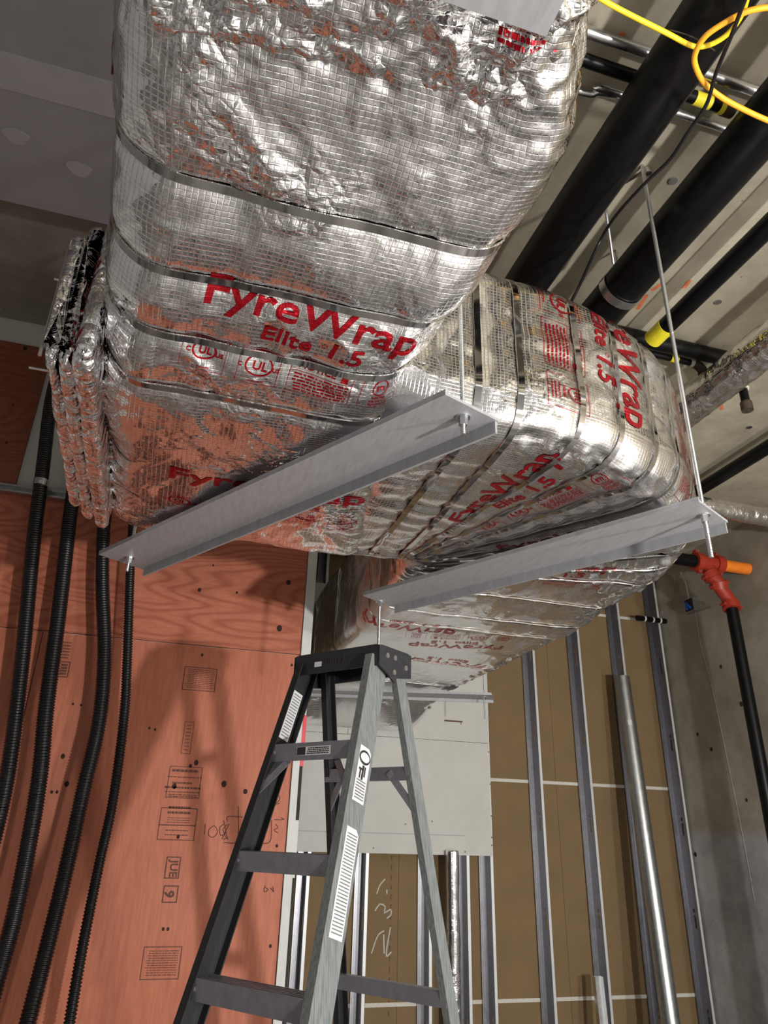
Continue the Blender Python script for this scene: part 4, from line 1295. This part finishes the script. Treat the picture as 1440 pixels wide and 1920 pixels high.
# rear horizontals
for k, z in enumerate((ZC - .36, ZC - .95, ZC - 1.5)):
    w = wr(z) - .003
    b0 = brr(z) + .047
    mb = MB().obox(LP(0, b0, z), EA * w, EB * .002, (0, 0, .020)).obox(LP(0, b0 - .012, z + .019), EA * w, EB * .012, (0, 0, .0015))
    mb.build('rear_crossbar', M['ladder_alu'], lad)
    if k == 0:
        for s in (-1, 1):
            p0_, p1_ = LP(s * (w - .08), b0 + .004, z + .005), LP(s * (wr(z - .1) - .012), brr(z - .1) + .046, z - .100)
            dd = p1_ - p0_; n_ = np.cross(dd, EB); n_ = n_ / np.linalg.norm(n_)
            MB().obox((p0_ + p1_) / 2, dd / 2, EB * .002, n_ * .011).build('brace', M['ladder_alu'], lad)
# hinge spreaders between front and rear rails
for s in (-1, 1):
    z = ZC - .62
    MB().obox((LP(s * (wf(z) - .03), bf(z) - .07, z) + LP(s * (wr(z) - .03), brr(z) + .05, z)) / 2, (LP(s * (wf(z) - .03), bf(z) - .07, z) - LP(s * (wr(z) - .03), brr(z) + .05, z)) / 2, (0, 0, .009), EA * .0015).build('spreader', M['ladder_shaded'], lad) if False else None
# rail stickers on the outer web of the near rail
def rail_frame(z):
    o = LP(wf(z), bf(z) - .0425, z)
    return o
def rail_label(zt, zb, half, build, label='label'):
    """sticker on the outer web between heights zb and zt"""
    mid0, mid1 = LP(wf(zb) + .0, bf(zb) - .046, zb), LP(wf(zt), bf(zt) - .046, zt)
    up = mid1 - mid0; h = np.linalg.norm(up); up = up / h
    ex = -EB - up * np.dot(-EB, up); ex /= np.linalg.norm(ex)
    n = np.cross(ex, up); n /= np.linalg.norm(n)
    if np.dot(n, EA) < 0: n = -n
    lab = Flat().add((np.array([(-half, .0), (half, -.0), (half, h - .012), (half - .012, h), (-half, h)]), [(0, 1, 2, 3, 4)]))
    lo = lab.on_plane('sticker', M['label_white'], fr, mid0, ex, up, n * .0010)
    f = Flat(); build(f, half, h)
    f.on_plane('print', M['ink_label'], lo, mid0, ex, up, n * .0018)
    return mid0, ex, up, n, lo
def lab1(f, w, h): f.lines(-w + .004, .006, w - .004, h * .40, 7, .004, 51)
m0, ex_, up_, n_, lo = rail_label(ZC - .31, ZC - .455, .0255, lab1)
g = Flat().add((np.array([(.0255 * .98 * math.cos(t), .0 + .020 * math.sin(t)) for t in np.linspace(0, 2 * math.pi, 20, endpoint=False)]), [tuple(range(20))]), 0, .122)
g.add(bar(-.004, .060, .004, .100)).add(bar(-.018, .085, .0, .091)).add(bar(-.014, .062, -.008, .085)).add(bar(.006, .07, .012, .098))
g.on_plane('print', M['ink_black'], lo, m0, ex_, up_, n_ * .0020)
Flat().add((np.array([(.020 * math.cos(t), .013 * math.sin(t)) for t in np.linspace(0, 2 * math.pi, 20, endpoint=False)]), [tuple(range(20))]), 0, .122).on_plane('print', M['label_white'], lo, m0, ex_, up_, n_ * .0026)
rail_label(ZC - .52, ZC - .765, .0260, lambda f, w, h: f.lines(-w + .004, .008, w - .004, h - .012, 30, .0032, 52))
# label inside the far front rail and on the top step
zt_, zb_ = ZC - .12, ZC - .27
q0, q1 = LP(-wf(zb_) + .0045, bf(zb_) - .046, zb_), LP(-wf(zt_) + .0045, bf(zt_) - .046, zt_)
up = (q1 - q0) / np.linalg.norm(q1 - q0); ex = EB - up * np.dot(EB, up); ex /= np.linalg.norm(ex)
h_ = np.linalg.norm(q1 - q0)
lo2 = Flat().add(bar(-.022, 0, .022, h_, 1)).on_plane('sticker', M['label_white'], fl_, q0, -ex, up, EA * .001)
Flat().lines(-.018, .006, .018, h_ - .006, 16, .0035, 53).on_plane('print', M['ink_label'], lo2, q0, -ex, up, EA * .0016)
z = ZC - .293
lo3 = Flat().add(bar(-.055, -.034, .075, -.010, 1)).on_plane('sticker', M['label_white'], lad, LP(0, bf(z) - .0015, z), EA, (0, 0, 1), EB * .0006)
Flat().lines(-.015, -.032, .070, -.012, 4, .003, 54).add(bar(-.053, -.033, -.020, -.011)).on_plane('print', M['ink_black'], lo3, LP(0, bf(z) - .0015, z), EA, (0, 0, 1), EB * .0012)
